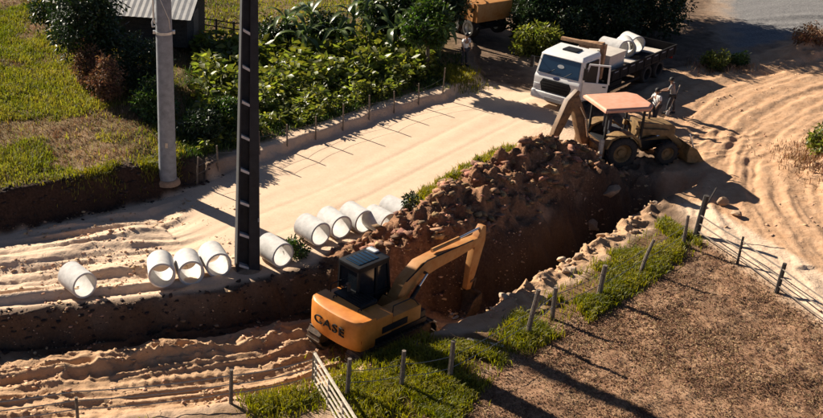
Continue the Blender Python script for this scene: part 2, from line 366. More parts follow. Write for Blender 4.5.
def soil(name):
    m = bpy.data.materials.new(name); m.use_nodes = True; n = m.node_tree.nodes; l = m.node_tree.links
    b = n['Principled BSDF']; b.inputs['Roughness'].default_value = .95; b.inputs['Specular IOR Level'].default_value = .15
    geo_ = n.new('ShaderNodeNewGeometry')
    def noise(sc, det=6, rough=.65):
        q = n.new('ShaderNodeTexNoise'); q.inputs['Scale'].default_value = sc; q.inputs['Detail'].default_value = det; q.inputs['Roughness'].default_value = rough
        l.new(geo_.outputs['Position'], q.inputs['Vector']); return q.outputs['Fac']
    big, mid, tiny = noise(.35), noise(1.8), noise(11, 8, .7)
    vor = n.new('ShaderNodeTexVoronoi'); vor.inputs['Scale'].default_value = 4.5; l.new(geo_.outputs['Position'], vor.inputs['Vector'])
    def ramp(fac, *st):
        r = n.new('ShaderNodeValToRGB'); e = r.color_ramp.elements
        while len(e) < len(st): e.new(.5)
        for k, (p, col) in enumerate(st): e[k].position = p; e[k].color = (*col, 1)
        l.new(fac, r.inputs['Fac']); return r.outputs['Color']
    def mix(a, bb, fac, mode='MIX'):
        q = n.new('ShaderNodeMix'); q.data_type = 'RGBA'; q.blend_type = mode
        if isinstance(fac, float): q.inputs['Factor'].default_value = fac
        else: l.new(fac, q.inputs['Factor'])
        l.new(a, q.inputs['A']); l.new(bb, q.inputs['B']); return q.outputs['Result']
    def attr(nm):
        a = n.new('ShaderNodeAttribute'); a.attribute_name = nm; s_ = n.new('ShaderNodeSeparateColor'); l.new(a.outputs['Color'], s_.inputs[0]); return s_.outputs
    A, B, D = attr('zone_a'), attr('zone_b'), attr('zone_c')
    col = ramp(mid, (.3, (.66,.47,.32)), (.7, (.72,.53,.375)))                       # road sand
    col = mix(col, ramp(mid, (.3, (.40,.235,.125)), (.7, (.56,.36,.215))), A[0])      # rough track sand
    col = mix(col, ramp(tiny, (.3, (.17,.08,.042)), (.55, (.27,.14,.075)), (.75, (.46,.28,.17))), A[1])   # spoil
    col = mix(col, ramp(tiny, (.3, (.028,.016,.011)), (.7, (.075,.042,.028))), A[2])    # dark bank soil, deepened to stand for shade on banks and trench wall
    col = mix(col, ramp(big, (.35, (.09,.075,.022)), (.5, (.17,.115,.05)), (.65, (.29,.18,.10))), B[0])   # field soil
    col = mix(col, ramp(mid, (.28, (.15,.075,.042)), (.5, (.29,.165,.095)), (.75, (.42,.27,.165))), B[1])  # dry field
    col = mix(col, ramp(tiny, (.3, (.12,.115,.115)), (.7, (.27,.26,.25))), B[2])       # gravel
    col = mix(col, ramp(mid, (.3, (.10,.058,.03)), (.55, (.20,.115,.06)), (.75, (.40,.26,.155))), D[0])      # verge soil
    col = mix(col, ramp(mid, (.3, (.44,.25,.135)), (.7, (.60,.38,.23))), D[1])        # yard sand
    col = mix(col, ramp(mid, (.3, (.085,.055,.036)), (.6, (.20,.13,.085)), (.75, (.34,.23,.15))), D[2])        # tree litter soil, its dark tone also standing in for shade
    sc = ramp(tiny, (.25, (.72,.72,.72)), (.75, (1.15,1.15,1.15)))
    col = mix(col, sc, .55, 'MULTIPLY')
    l.new(col, b.inputs['Base Color'])
    ad = n.new('ShaderNodeMath'); ad.operation = 'MULTIPLY_ADD'; ad.inputs[1].default_value = .5; l.new(tiny, ad.inputs[0]); l.new(mid, ad.inputs[2])
    E_ = attr('zone_d')
    bp = n.new('ShaderNodeBump'); l.new(E_[0], bp.inputs['Strength']); bp.inputs['Distance'].default_value = .10
    l.new(ad.outputs[0], bp.inputs['Height']); l.new(bp.outputs[0], b.inputs['Normal'])
    return m
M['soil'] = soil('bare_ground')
w_yard = sm(.2, .8, fe_ + jit * .3) * sm(15.2, 17.2, XX + jit * .7) * sm(5.2, 4.2, np.abs(yd_ - 0) + jit * .5) * (1 - w_grav)
w_yard = np.maximum(w_yard, sm(-.2, .5, fb_ + jit * .4) * sm(16.2, 17.2, XX + jit * .5) * (yd_ < 0))
sandroad = (1 - w_field)
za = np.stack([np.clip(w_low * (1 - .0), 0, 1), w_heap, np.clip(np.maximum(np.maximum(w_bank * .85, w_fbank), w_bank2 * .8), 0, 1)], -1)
zb = np.stack([w_field * (1 - w_fbank), w_dry, w_grav], -1)
w_rr = sm(0.5, -3.5, XX + (YY - 34) * .35)
smooth_road = sm(.1, .6, n_) * sm(-.1, -.6, f_) * (1 - w_rr) * sm(54, 50, YY) * sm(17, 15, XX)
zd = np.stack([.62 - .5 * smooth_road, smooth_road, smooth_road], -1)
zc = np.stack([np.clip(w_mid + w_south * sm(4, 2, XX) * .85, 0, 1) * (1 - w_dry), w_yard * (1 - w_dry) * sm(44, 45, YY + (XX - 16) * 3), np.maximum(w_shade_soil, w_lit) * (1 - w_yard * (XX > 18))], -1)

V = np.stack([XX, YY, ZZ], -1).reshape(-1, 3)
dzx = np.gradient(ZZ, gx, axis=1); dzy = np.gradient(ZZ, gy, axis=0)
NRM = np.stack([-dzx, -dzy, np.ones_like(ZZ)], -1); NRM /= np.linalg.norm(NRM, axis=-1, keepdims=True); NRM = NRM.reshape(-1, 3)
idx = np.arange(NX * NY).reshape(NY, NX)
F = np.stack([idx[:-1, :-1], idx[:-1, 1:], idx[1:, 1:], idx[1:, :-1]], -1).reshape(-1, 4)
def cen(a): return ((a[:-1, :-1] + a[1:, 1:]) / 2).ravel()
xc, yc, nc, fc, lc, sc_, cc, hc, fec, ydc = [cen(a) for a in (XX, YY, n_, f_, l_, s_, c_, ch_, fe_, yd_)]
zone = np.zeros(len(F), int)                                                    # 0 ground
core = (np.abs(xc - 10) < 40) & (yc > 20) & (yc < 85)
zone[core & (xc > 15.5) & (ydc < 4.4)] = 6
zone[core & (sc_ < 0) & (cen(fb_) < 0)] = 0
zone[core & (fec < 0) & (xc > 4)] = 5
zone[core & (nc > 0) & (fc < 0) & (xc < 17)] = 1
zone[core & (nc < 0) & (lc > 0) & (xc > 3.5) & (xc < 15.6)] = 3
zone[core & (lc <= 0) & (sc_ >= 0) & (xc < 17.5)] = 2
zone[core & (fc >= 0) & (xc < -1.5)] = 4
zone[core & (fc >= 0) & (xc >= -1.5) & (xc < 13.5)] = 7
zone[core & (cen(w_grav) > .5)] = 8
ZN = ['ground','sand_road','trench_ground','spoil_heap','grass_field','dry_field','sandy_yard','garden_soil','gravel_yard']
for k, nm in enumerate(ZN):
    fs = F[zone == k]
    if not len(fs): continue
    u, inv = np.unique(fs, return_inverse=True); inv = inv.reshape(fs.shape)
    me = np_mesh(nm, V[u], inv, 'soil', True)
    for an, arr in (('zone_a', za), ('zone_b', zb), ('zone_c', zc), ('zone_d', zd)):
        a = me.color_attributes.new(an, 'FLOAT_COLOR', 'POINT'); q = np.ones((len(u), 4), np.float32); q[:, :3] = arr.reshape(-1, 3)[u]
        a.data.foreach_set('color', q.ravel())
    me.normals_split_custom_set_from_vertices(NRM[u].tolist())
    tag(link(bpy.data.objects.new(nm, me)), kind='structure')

# ------------------------------------------------------------------ concrete pipes
def pipe_mesh(L=1.0, ro=.45, wall=.07):
    ri = ro - wall; b = .012
    mb = MB().lathe([(ri, -L/2 + b), (ri + b, -L/2), (ro - b, -L/2), (ro, -L/2 + b), (ro, L/2 - b), (ro - b, L/2), (ri + b, L/2), (ri, L/2 - b)], 40, 'x', closed=True)
    return mb
pm = pipe_mesh().build('concrete_pipe', 'concrete', None, smooth=True)
pipe_data = pm.data; bpy.data.objects.remove(pm)
def pipe(x, y, ang, label, group, z=None, roll=0, tilt=0):
    o = bpy.data.objects.new('concrete_pipe', pipe_data); link(o)
    zz = zt(x, y) + .44 if z is None else z
    o.location = (x, y, zz); o.rotation_euler = (roll, tilt, ang)
    return tag(o, label, 'pipe', group)
GP = 'concrete pipes laid along the road edge'
PIPES = [(-4.95,31.25,-53,'concrete pipe lying alone on the churned sand, farthest left'),
 (-2.28,32.05,-83,'concrete pipe, leftmost of the three beside the dark pole'),
 (-1.38,32.40,-78,'concrete pipe, middle one of the three beside the dark pole'),
 (-.52,32.82,-72,'concrete pipe right against the left side of the dark pole'),
 (1.52,33.45,-55,'single concrete pipe just right of the dark pole'),
 (2.92,35.0,-55,'concrete pipe at the left end of the row of five'),
 (3.74,35.6,-60,'second concrete pipe from the left in the row of five'),
 (4.60,36.05,-58,'middle concrete pipe in the row of five'),
 (5.42,35.75,-55,'fourth concrete pipe in the row of five, beside the spoil heap'),
 (6.12,36.6,-52,'concrete pipe at the far right end of the row of five')]
for x, y, a, lb in PIPES: pipe(x, y, R(a), lb, GP, roll=random.uniform(0, 6), z=min(.12, max(zt(x, y), zt(x - .3 * math.cos(R(a)), y - .3 * math.sin(R(a))))) + .43)

# ------------------------------------------------------------------ poles
def round_pole(x, y):
    t = thing('utility_pole', 'round pale grey concrete utility pole standing at the far road edge', 'pole', (x, y, zt(x, y) - .1))
    MB().tube([(0, 0, 0), (0, 0, 6), (0, 0, 11.5)], [.345, .305, .235], 28).build('shaft', 'pole_concrete', t, smooth=True)
    MB().lathe([(.0, 0), (.50, 0), (.46, .12), (.36, .2), (.0, .21)], 20).build('footing', 'brown_stone', t, smooth=True)
    for z in (6.05, 8.6):
        r = .345 - (.345 - .235) * z / 11.5
        rg = MB().lathe([(r - .01, -.05), (r + .035, -.05), (r + .035, .05), (r - .01, .05)], 28, 'z', Matrix.Translation((0, 0, z)), closed=True).build('clamp_band', 'galv', t, smooth=True)
        for sd in (-1, 1): MB().box(sd*(r + .075) - .045, sd*(r + .075) + .045, -.05, .05, z - .06, z + .06).build('clamp_bolt', 'galv', rg, .008)
    MB().tube([(-.31, -.12, 6.4), (-.36, -.14, 6.6), (-.36, -.14, 9.5)], .035, 8).build('conduit', 'galv', t, smooth=True)
    MB().tube([(-.36, -.14, 6.6), (-.42, -.16, 6.45), (-.40, -.2, 6.3), (-.32, -.2, 6.32)], .03, 8).build('cable_loop', 'galv', t, smooth=True)
    MB().tube([(-.2, -.27, 7.6), (.05, -.32, 7.0), (.2, -.25, 6.6), (.24, -.2, 6.2)], .014, 6).build('cable', 'galv', t, smooth=True)
    MB().box(-.05, .05, -.35, -.33, 1.6, 1.8).build('number_plate', 'pale_wood', t)
round_pole(-2.42, 39.25)

def t_pole(x, y):
    t = thing('utility_pole', 'dark square concrete utility pole with stepped recesses, near the three pipes', 'pole', (x, y, zt(x, y) - .15), R(8))
    H = 11.0
    def hw(z): return .40 - .016 * z                                   # half width along x (broad face), tapering
    def hd(z): return .30 - .010 * z
    zs = [0, H]
    def slab(xa, xb, ya, yb, nm, m='dark_concrete', z0=0, z1=H, bev=.012, par=t):
        v = []
        for z in (z0, z1):
            a, b = hw(z), hd(z)
            v += [(xa * a, ya * b, z), (xb * a, ya * b, z), (xb * a, yb * b, z), (xa * a, yb * b, z)]
        return MB().add(v, [(0,3,2,1),(4,5,6,7),(0,1,5,4),(1,2,6,5),(2,3,7,6),(3,0,4,7)]).build(nm, m, par, bev)
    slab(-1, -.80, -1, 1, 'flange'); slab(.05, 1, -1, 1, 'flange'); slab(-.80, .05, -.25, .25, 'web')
    z = .35
    while z < H - .3:                                                  # steps that bridge the recess, coloured pale for edges that catch light
        a, b = hw(z), hd(z)
        P = [(-.80, z), (.05, z - .14), (.05, z - .05), (-.80, z + .09)]
        v = [(p[0] * a, -b * .93, p[1]) for p in P] + [(p[0] * a, b * .93, p[1]) for p in P]
        MB().add(v, [(3,2,1,0),(4,5,6,7),(0,1,5,4),(1,2,6,5),(2,3,7,6),(3,0,4,7)]).build('step', 'concrete', t)
        z += 1.16
    MB().lathe([(0, 0), (.62, 0), (.55, .14), (.3, .22), (0, .22)], 14).build('footing', 'brown_stone', t, smooth=True)
    MB().box(.30, .36, -.32, -.30, 2.0, 2.14).build('number_plate', 'pole_concrete', t)
t_pole(.58, 33.0)

# ------------------------------------------------------------------ text
def text_mesh(txt, size, name, m, parent, mtx, extrude=.006):
    cu = bpy.data.curves.new(name, 'FONT'); cu.body = txt; cu.size = size; cu.extrude = extrude; cu.offset = 0; cu.space_character = 1.12; cu.align_x = 'CENTER'; cu.align_y = 'CENTER'
    tmp = bpy.data.objects.new(name, cu); C.objects.link(tmp)
    dg = bpy.context.evaluated_depsgraph_get(); me = bpy.data.meshes.new_from_object(tmp.evaluated_get(dg))
    bpy.data.objects.remove(tmp)
    me.transform(mtx); me.materials.clear(); me.materials.append(M[m])
    o = bpy.data.objects.new(name, me); return link(o, parent)

def wheel(parent, x, y, z, r, wd, rim='galv', side=1, name='wheel', lugs=0):
    """tyre + rim, axle along y; side = +1 outer face towards +y"""
    e = bpy.data.objects.new(name, None); e.location = (x, y, z); link(e, parent)
    h = wd / 2
    T = MB().lathe([(r*.56, -h*.8), (r*.62, -h), (r*.86, -h), (r*.97, -h*.75), (r, -h*.4), (r, h*.4), (r*.97, h*.75), (r*.86, h), (r*.62, h), (r*.56, h*.8)], 36, 'y', closed=True)
    for k in range(lugs):
        a = 2 * math.pi * k / lugs
        for sg in (-1, 1):
            Mx = Matrix.Rotation(a + sg * math.pi / lugs * .5, 4, 'Y') @ Matrix.Translation((0, sg * h * .48, r)) @ Matrix.Rotation(sg * .6, 4, 'Z')
            T.box(-.035, .035, -h * .5, h * .5, -.01, .035, Mx)
    T.build('tyre', 'rubber', e, smooth=True)
    s_ = side
    MB().lathe([(0, s_*h*.35), (r*.20, s_*h*.38), (r*.24, s_*h*.15), (r*.42, s_*h*.10), (r*.48, s_*h*.55), (r*.58, s_*h*.86), (r*.60, s_*h*.80), (r*.56, -s_*h*.7), (0, -s_*h*.7)], 28, 'y').build('rim', rim, e, smooth=True)
    return e

# ------------------------------------------------------------------ excavator
def excavator(x, y, z, rz):
    t = thing('excavator', 'orange crawler excavator with black cab digging in the trench', 'excavator', (x, y, z), rz)
    for sd in (-1, 1):                                                   # crawlers
        yc0 = sd * .88; w2 = .29
        fr = MB().box(-1.35, 1.35, yc0 - .17, yc0 + .17, .22, .56).build('track_frame', 'track_steel', t, .03)
        loop = []; Rr = .36; Lh = 1.38; per = []
        n_sh = 42; straight = 2 * Lh; arc = math.pi * Rr; tot = 2 * straight + 2 * arc
        for k in range(n_sh):
            q = tot * k / n_sh
            if q < straight: p = (-Lh + q, .72, 0)
            elif q < straight + arc: a = (q - straight) / Rr; p = (Lh + Rr * math.sin(a), .36 + Rr * math.cos(a), a)
            elif q < 2 * straight + arc: p = (Lh - (q - straight - arc), 0.0, math.pi)
            else: a = (q - 2 * straight - arc) / Rr; p = (-Lh - Rr * math.sin(a), .36 - Rr * math.cos(a), math.pi + a)
            per.append(p)
        tr = MB()
        for px_, pz, a in per:
            Mx = Matrix.Translation((px_, yc0, pz)) @ Matrix.Rotation(a, 4, 'Y')
            tr.box(-.088, .088, -w2, w2, -.03, .012, Mx); tr.box(-.075, -.05, -w2, w2, .01, .05, Mx)
        tk = tr.build('track', 'track_steel', t)
        for px_ in (-1.38, 1.38):
            MB().lathe([(0, -.16), (.24, -.16), (.30, -.1), (.30, .1), (.24, .16), (0, .16)], 18, 'y', Matrix.Translation((px_, yc0, .36))).build('sprocket', 'track_steel', t, smooth=True)
        for px_ in (-.85, -.42, 0, .42, .85):
            MB().lathe([(0, -.15), (.13, -.15), (.13, .15), (0, .15)], 12, 'y', Matrix.Translation((px_, yc0, .17))).build('roller', 'track_steel', t, smooth=True)
    MB().box(-.75, .75, -.75, .75, .34, .62).build('undercarriage', 'track_steel', t, .06)
    MB().lathe([(0, .6), (.62, .6), (.62, .82), (0, .82)], 24).build('swing_ring', 'black_paint', t, smooth=True)
    MB().box(-1.35, 1.25, -1.12, 1.12, .80, .98).build('deck', 'black_paint', t, .02)
    # counterweight: rounded tail
    prof = [(-1.12, 0), (-1.10, -.30)] 
    outer = []
    for k in range(13):
        a = math.pi * k / 12
        outer.append((-1.42 - .50 * max(0, math.sin(a)) ** .55, 1.14 * math.cos(a)))
    pts = [(-1.05, 1.14)] + outer + [(-1.05, -1.14)]
    cw = MB()
    lv = [(.74, .90, .0), (.86, .985, .0), (1.30, 1.0, .02), (1.60, .985, .0), (1.72, .94, .0), (1.76, .86, .0)]
    v = []; k = len(pts); f = []
    for zz, sc, _ in lv:
        v += [(-1.05 + (a + 1.05) * sc, b * (1 if sc > .97 else .9 + sc * .1), zz) for a, b in pts]
    for i in range(len(lv) - 1):
        for j in range(k): f.append((i*k+j, i*k+(j+1) % k, (i+1)*k+(j+1) % k, (i+1)*k+j))
    f += [tuple(range(k))[::-1], tuple((len(lv)-1)*k+j for j in range(k))]
    cwo = cw.add(v, f).build('counterweight', 'orange', t, smooth=True)
    text_mesh('CASE', .40, 'lettering', 'black_paint', cwo, Matrix.Translation((-1.928, 0.0, 1.28)) @ Matrix.Rotation(R(-90), 4, 'Z') @ Matrix.Rotation(R(90), 4, 'X') @ Matrix.Diagonal((1.35, 1, 1, 1)), .02)
    for sd in (-1, 1):
        MB().tube([(-1.25, sd*.55, 1.75), (-1.25, sd*.55, 1.83), (-1.12, sd*.55, 1.83), (-1.12, sd*.55, 1.75)], .022, 8).build('lifting_eye', 'black_paint', cwo, smooth=True)
        MB().box(-1.62, -1.50, sd*1.07 - .04, sd*1.07 + .04, 1.02, 1.14).build('rear_lamp', 'red_lens', cwo, .01)
    # engine bay and side bodies
    MB().box(-1.06, -.30, -1.12, 1.12, .98, 1.66).build('engine_bay', 'orange', t, .05)
    hd = MB().box(-1.02, -.28, -.42, .80, 1.655, 1.80).build('engine_hood', 'black_paint', t, .04)
    for k in range(6): MB().box(-.98 + k*.115, -.93 + k*.115, -.34, .30, 1.80, 1.822).build('hood_slat', 'truck_dark', hd)
    MB().tube([(-.62, .52, 1.78), (-.62, .52, 2.02), (-.70, .52, 2.10)], .055, 12).build('exhaust', 'track_steel', t, smooth=True)
    MB().box(-.29, .98, -1.11, -.42, .98, 1.50).build('tank_body', 'orange', t, .05)
    MB().box(.40, 1.22, -1.10, -.46, .98, 1.22).build('step_box', 'black_paint', t, .03)
    MB().box(-.75, .35, -1.135, -1.118, 1.08, 1.30).build('side_stripe', 'black_paint', t)
    for xx, z1 in ((-.3, 2.0), (.6, 1.95)): pass
    MB().tube([(-.25, -1.05, 1.5), (-.25, -1.05, 1.85), (.6, -1.05, 1.85), (.9, -1.05, 1.5)], .02, 8).build('handrail', 'black_paint', t, smooth=True)
    MB().tube([(-.95, 1.0, 1.66), (-.95, 1.0, 1.95), (-.45, 1.0, 1.95), (-.45, 1.0, 1.66)], .02, 8).build('handrail', 'black_paint', t, smooth=True)
    # cab
    y0, y1 = .28, 1.12
    cb = bpy.data.objects.new('cab', None); link(cb, t)
    sh = MB()
    for (ax, az), (bx, bz) in (((-.50,.98),(-.46,2.55)), ((.34,.98),(.30,2.55)), ((1.02,.98),(.78,2.55))):
        for yy in (y0, y1): sh.beam([(ax, yy, az), (bx, yy, bz)], (.07, .07), (.08, .08))
    for yy in (y0, y1):
        sh.beam([(-.46, yy, 2.52), (.80, yy, 2.52)], (.07, .07), (.09, .09)); sh.beam([(-.5, yy, 1.02), (1.02, yy, 1.02)], (.07, .07), (.12, .12)); sh.beam([(-.48, yy, 1.55), (.94, yy, 1.5)], (.06, .06), (.07, .07))
    for xx, zz in ((-.46, 2.52), (.80, 2.52), (-.50, 1.02), (1.0, 1.02)): sh.box(xx - .04, xx + .04, y0, y1, zz - .045, zz + .045)
    sh.build('cab_frame', 'black_paint', cb)
    MB().add([(-.50,y0+.01,1.0),(1.0,y0+.01,1.0),(.78,y0+.01,2.5),(-.46,y0+.01,2.5)], [(0,1,2,3)]).add([(-.50,y1-.01,1.0),(1.0,y1-.01,1.0),(.78,y1-.01,2.5),(-.46,y1-.01,2.5)], [(0,1,2,3)]).build('side_glass', 'glass', cb)
    MB().add([(1.0,y0,1.0),(1.0,y1,1.0),(.78,y1,2.5),(.78,y0,2.5)], [(0,1,2,3)]).build('windscreen', 'glass', cb)
    MB().add([(-.49,y0,1.0),(-.49,y1,1.0),(-.465,y1,2.5),(-.465,y0,2.5)], [(0,1,2,3)]).build('rear_window', 'glass', cb)
    rf = MB().box(-.52, .86, y0 - .04, y1 + .04, 2.56, 2.66).build('cab_roof', 'black_paint', cb, .035)
    MB().box(-.36, .52, y0 + .12, y1 - .12, 2.662, 2.68).build('roof_hatch', 'blue_glass', rf, .006)
    MB().box(.60, .82, y1 - .42, y1 - .06, 2.662, 2.72).build('roof_lamp', 'white_paint', rf, .01)
    for k in range(5): MB().box(-.30 + k*.17, -.28 + k*.17, y0 + .13, y1 - .13, 2.68, 2.70).build('guard_bar', 'black_paint', rf)
    MB().box(-.2, .35, .45, .95, 1.05, 1.55).build('seat', 'dark_cloth', cb, .05)
    MB().tube([(.95, 1.14, 1.6), (1.05, 1.3, 1.75), (1.05, 1.3, 1.95)], .015, 6).box(1.02, 1.07, 1.22, 1.38, 1.80, 2.05).build('mirror', 'black_paint', cb)
    # boom, stick, bucket
    bp = [(.75, -.08, 1.15), (1.25, -.08, 1.70), (1.85, -.08, 2.05), (2.65, -.08, 2.14), (3.6, -.08, 2.16), (4.75, -.08, 2.22)]
    bo = MB().beam(bp, (.40,.40,.40,.38,.34,.28), (.34,.52,.58,.52,.42,.26)).build('boom', 'dusty_orange', t, .02)
    MB().beam([(.55, -.08, .98), (.75, -.08, 1.30)], (.62, .55), (.5, .4)).build('boom_foot', 'dusty_orange', bo, .02)
    for yy in (-.40, .24):
        cy_ = MB().tube([(1.0, yy, .95), (1.62, yy, 1.62)], .075, 12).build('boom_cylinder', 'black_paint', bo, smooth=True)
        MB().tube([(1.62, yy, 1.62), (1.95, yy, 1.95)], .042, 10).build('piston_rod', 'chrome', cy_, smooth=True)
    MB().tube([(1.95, -.42, 1.95), (1.95, .26, 1.95)], .05, 10).build('pin', 'track_steel', bo, smooth=True)
    cy_ = MB().tube([(2.45, -.08, 2.50), (3.75, -.08, 2.54)], .07, 12).build('stick_cylinder', 'dusty_orange', bo, smooth=True)
    MB().tube([(3.75, -.08, 2.54), (4.82, -.08, 2.62)], .04, 10).build('piston_rod', 'chrome', cy_, smooth=True)
    MB().tube([(1.1, -.30, 1.9), (2.0, -.30, 2.36), (3.2, -.28, 2.38), (4.3, -.24, 2.36)], .022, 6).build('hydraulic_hose', 'black_paint', bo, smooth=True)
    stp = [(4.88, -.08, 2.70), (4.74, -.08, 2.22), (4.55, -.08, 1.25), (4.40, -.08, .42)]
    sk = MB().beam(stp, (.24,.26,.24,.20), (.16,.50,.38,.22)).build('stick', 'dusty_orange', t, .018)
    cy_ = MB().tube([(5.0, -.08, 2.35), (4.84, -.08, 1.2)], .062, 12).build('bucket_cylinder', 'black_paint', sk, smooth=True)
    MB().tube([(4.84, -.08, 1.2), (4.73, -.08, .76)], .036, 10).build('piston_rod', 'chrome', cy_, smooth=True)
    MB().beam([(4.73, -.08, .76), (4.44, -.08, .72)], (.26, .26), (.08, .08)).beam([(4.73, -.08, .76), (4.64, -.08, .32)], (.22, .22), (.07, .07)).build('bucket_link', 'track_steel', sk)
    # bucket: curved shell open towards the machine
    BX, BZ = .10, -.42
    def bsh(q): return [(a_ + BX, b_ + BZ) for a_, b_ in q]
    prof = [(4.52, .85), (4.60, .55), (4.52, .20), (4.28, -.05), (3.96, -.12), (3.74, -.02)]
    inn = [(a - .0, b) for a, b in [(3.76, .03), (3.96, -.07), (4.25, .0), (4.46, .22), (4.54, .55), (4.46, .80)]]
    bk = MB().prism(bsh(prof + inn), -.56, .40).build('bucket', 'track_steel', t)
    side = [(4.50, .84), (4.58, .55), (4.50, .21), (4.27, -.04), (3.96, -.11), (3.75, -.01), (4.12, .62)]
    MB().prism(bsh(side), -.59, -.555).prism(bsh(side), .395, .43).build('bucket_side', 'track_steel', bk)
    for k in range(5): MB().prism(bsh([(3.78, -.045), (3.50, .02), (3.78, .045)]), -.52 + k*.215, -.44 + k*.215).build('tooth', 'galv', bk)
    return t
EXC = (4.55, 30.15)
excavator(EXC[0], EXC[1], zt(*EXC) - .05 if False else -1.12, R(38))

# ------------------------------------------------------------------ crane truck
def crane_truck(x, y, z, rz, sc):
    t = thing('crane_truck', 'white cab flatbed truck with a loading crane and its door open', 'truck', (x, y, z), rz, scale=sc)
    # local: forward +x, left +y; front bumper at x = 4.6
    W = 1.22
    ch = MB().box(-4.9, 4.2, -.42, -.30, .62, .86).box(-4.9, 4.2, .30, .42, .62, .86)
    for xx in (-4.5, -3, -1.5, 0, 1.5): ch.box(xx - .06, xx + .06, -.30, .30, .66, .82)
    ch.build('chassis', 'truck_dark', t)
    # cab shell
    cab = bpy.data.objects.new('cab', None); link(cab, t)
    lo = MB()
    prof = [(2.75, .55), (4.52, .55), (4.62, .75), (4.60, 1.45), (4.50, 1.62), (2.75, 1.62)]
    lo.prism(prof, -W, W).build('cab_body', 'white_paint', cab, .06)
    up = MB()
    a0 = [(2.75, -W, 1.60), (4.50, -W, 1.60), (4.50, W, 1.60), (2.75, W, 1.60)]
    b0 = [(2.78, -W + .06, 2.55), (4.28, -W + .08, 2.55), (4.28, W - .08, 2.55), (2.78, W - .06, 2.55)]
    up.add(a0 + b0, [(0,3,2,1),(4,5,6,7),(0,1,5,4),(1,2,6,5),(2,3,7,6),(3,0,4,7)]).build('cab_upper', 'white_paint', cab, .03)
    rf = MB().add([(2.70,-1.16,2.54),(4.40,-1.14,2.54),(4.40,1.14,2.54),(2.70,1.16,2.54),(2.74,-1.06,2.76),(4.16,-1.02,2.70),(4.16,1.02,2.70),(2.74,1.06,2.76)], [(0,3,2,1),(4,5,6,7),(0,1,5,4),(1,2,6,5),(2,3,7,6),(3,0,4,7)]).build('cab_roof', 'white_paint', cab, .07)
    MB().box(3.15, 3.75, -.38, .38, 2.70, 2.80).build('roof_hatch', 'black_paint', rf, .03)
    ws = MB().add([(4.525,-1.10,1.66),(4.525,1.10,1.66),(4.325,1.03,2.48),(4.325,-1.03,2.48)], [(0,1,2,3)]).add([(4.50,-1.10,1.66),(4.50,1.10,1.66),(4.30,1.03,2.48),(4.30,-1.03,2.48)], [(3,2,1,0)]).build('windscreen', 'blue_glass', cab)
    MB().lathe([(0, 0), (.13, 0), (.13, .006), (0, .006)], 20, 'x', Matrix.Translation((4.42, .05, 2.12)) @ Matrix.Rotation(R(-14), 4, 'Y') @ Matrix.Diagonal((1, 1.4, .7, 1))).build('windscreen_sticker', 'galv', ws)
    for yy in (-.55, .35): MB().tube([(4.54, yy, 1.68), (4.50, yy + .35, 1.95)], .012, 5).build('wiper', 'black_paint', cab)
    gr = MB().prism([(-.72, .80), (.72, .80), (.84, 1.20), (.70, 1.42), (-.70, 1.42), (-.84, 1.20)], 4.59, 4.655, 'x').build('grille', 'black_paint', cab, .02)
    for k in range(4): MB().box(4.655, 4.675, -.70, .70, .88 + k*.14, .93 + k*.14).build('grille_bar', 'truck_dark', gr)
    MB().lathe([(0, 0), (.12, 0), (.12, .02), (0, .02)], 20, 'x', Matrix.Translation((4.60, 0, 1.52)) @ Matrix.Diagonal((1, 1.5, .62, 1))).build('emblem', 'emblem', cab)
    bu = MB().prism([(4.25, .34), (4.62, .34), (4.72, .44), (4.72, .74), (4.60, .80), (4.25, .78)], -W - .02, W + .02).build('bumper', 'white_paint', cab, .05)
    MB().box(4.70, 4.735, -.45, .45, .40, .56).build('number_plate', 'galv', bu)
    for sd in (-1, 1):
        MB().box(4.56, 4.66, sd*1.02 - .16, sd*1.02 + .16, .84, 1.12).build('headlight', 'lamp', cab, .03)
        MB().add([(3.05,sd*1.218,1.66),(4.22,sd*1.218,1.66),(4.05,sd*1.175,2.46),(3.05,sd*1.182,2.46)], [(0,1,2,3)]).build('side_window', 'glass', cab)
        MB().tube([(4.3, sd*1.2, 2.3), (4.55, sd*1.42, 2.35)], .02, 6).box(4.5, 4.58, sd*1.45 - .09, sd*1.45 + .09, 1.80, 2.36).build('mirror', 'black_paint', cab)
        MB().prism([(2.85, .62), (3.0, 1.0), (3.3, 1.18), (3.75, 1.18), (4.02, 1.0), (4.15, .62)], sd*1.21 - .03, sd*1.21 + .03).build('wheel_arch', 'black_paint', cab)
        MB().box(4.05, 4.4, sd*1.16 - .1, sd*1.16 + .1, .36, .5).build('step', 'black_paint', cab)
    # opened left door (driver side, +y), hinged at the front
    dr = bpy.data.objects.new('door', None); dr.location = (4.28, W + .01, 0); dr.rotation_euler = (0, 0, R(-62)); link(dr, t)
    P = [(0, .72), (-1.12, .72), (-1.16, 1.65), (-1.12, 2.50), (-.22, 2.50), (0, 1.65)]
    MB().prism([(0,.72),(-1.12,.72),(-1.16,1.62),(0,1.62)], 0, .06).build('door_panel', 'white_paint', dr, .015)
    MB().beam([(0,.03,1.6),(-.22,.03,2.5),(-1.12,.03,2.5),(-1.15,.03,1.6)], (.06,)*4, (.10,)*4).build('window_frame', 'white_paint', dr)
    MB().box(-1.0, -.12, -.012, .0, .85, 1.5).build('door_lining', 'dark_cloth', dr)
    MB().box(-1.05, -.9, .06, .09, 1.45, 1.5).build('door_handle', 'black_paint', dr)
    # the doorway behind it, a black slab standing for the shade inside
    MB().prism([(3.0,.74),(4.2,.74),(4.2,1.6),(4.05,2.46),(3.0,2.46)], W - .03, W + .012).build('doorway', 'black_paint', cab)
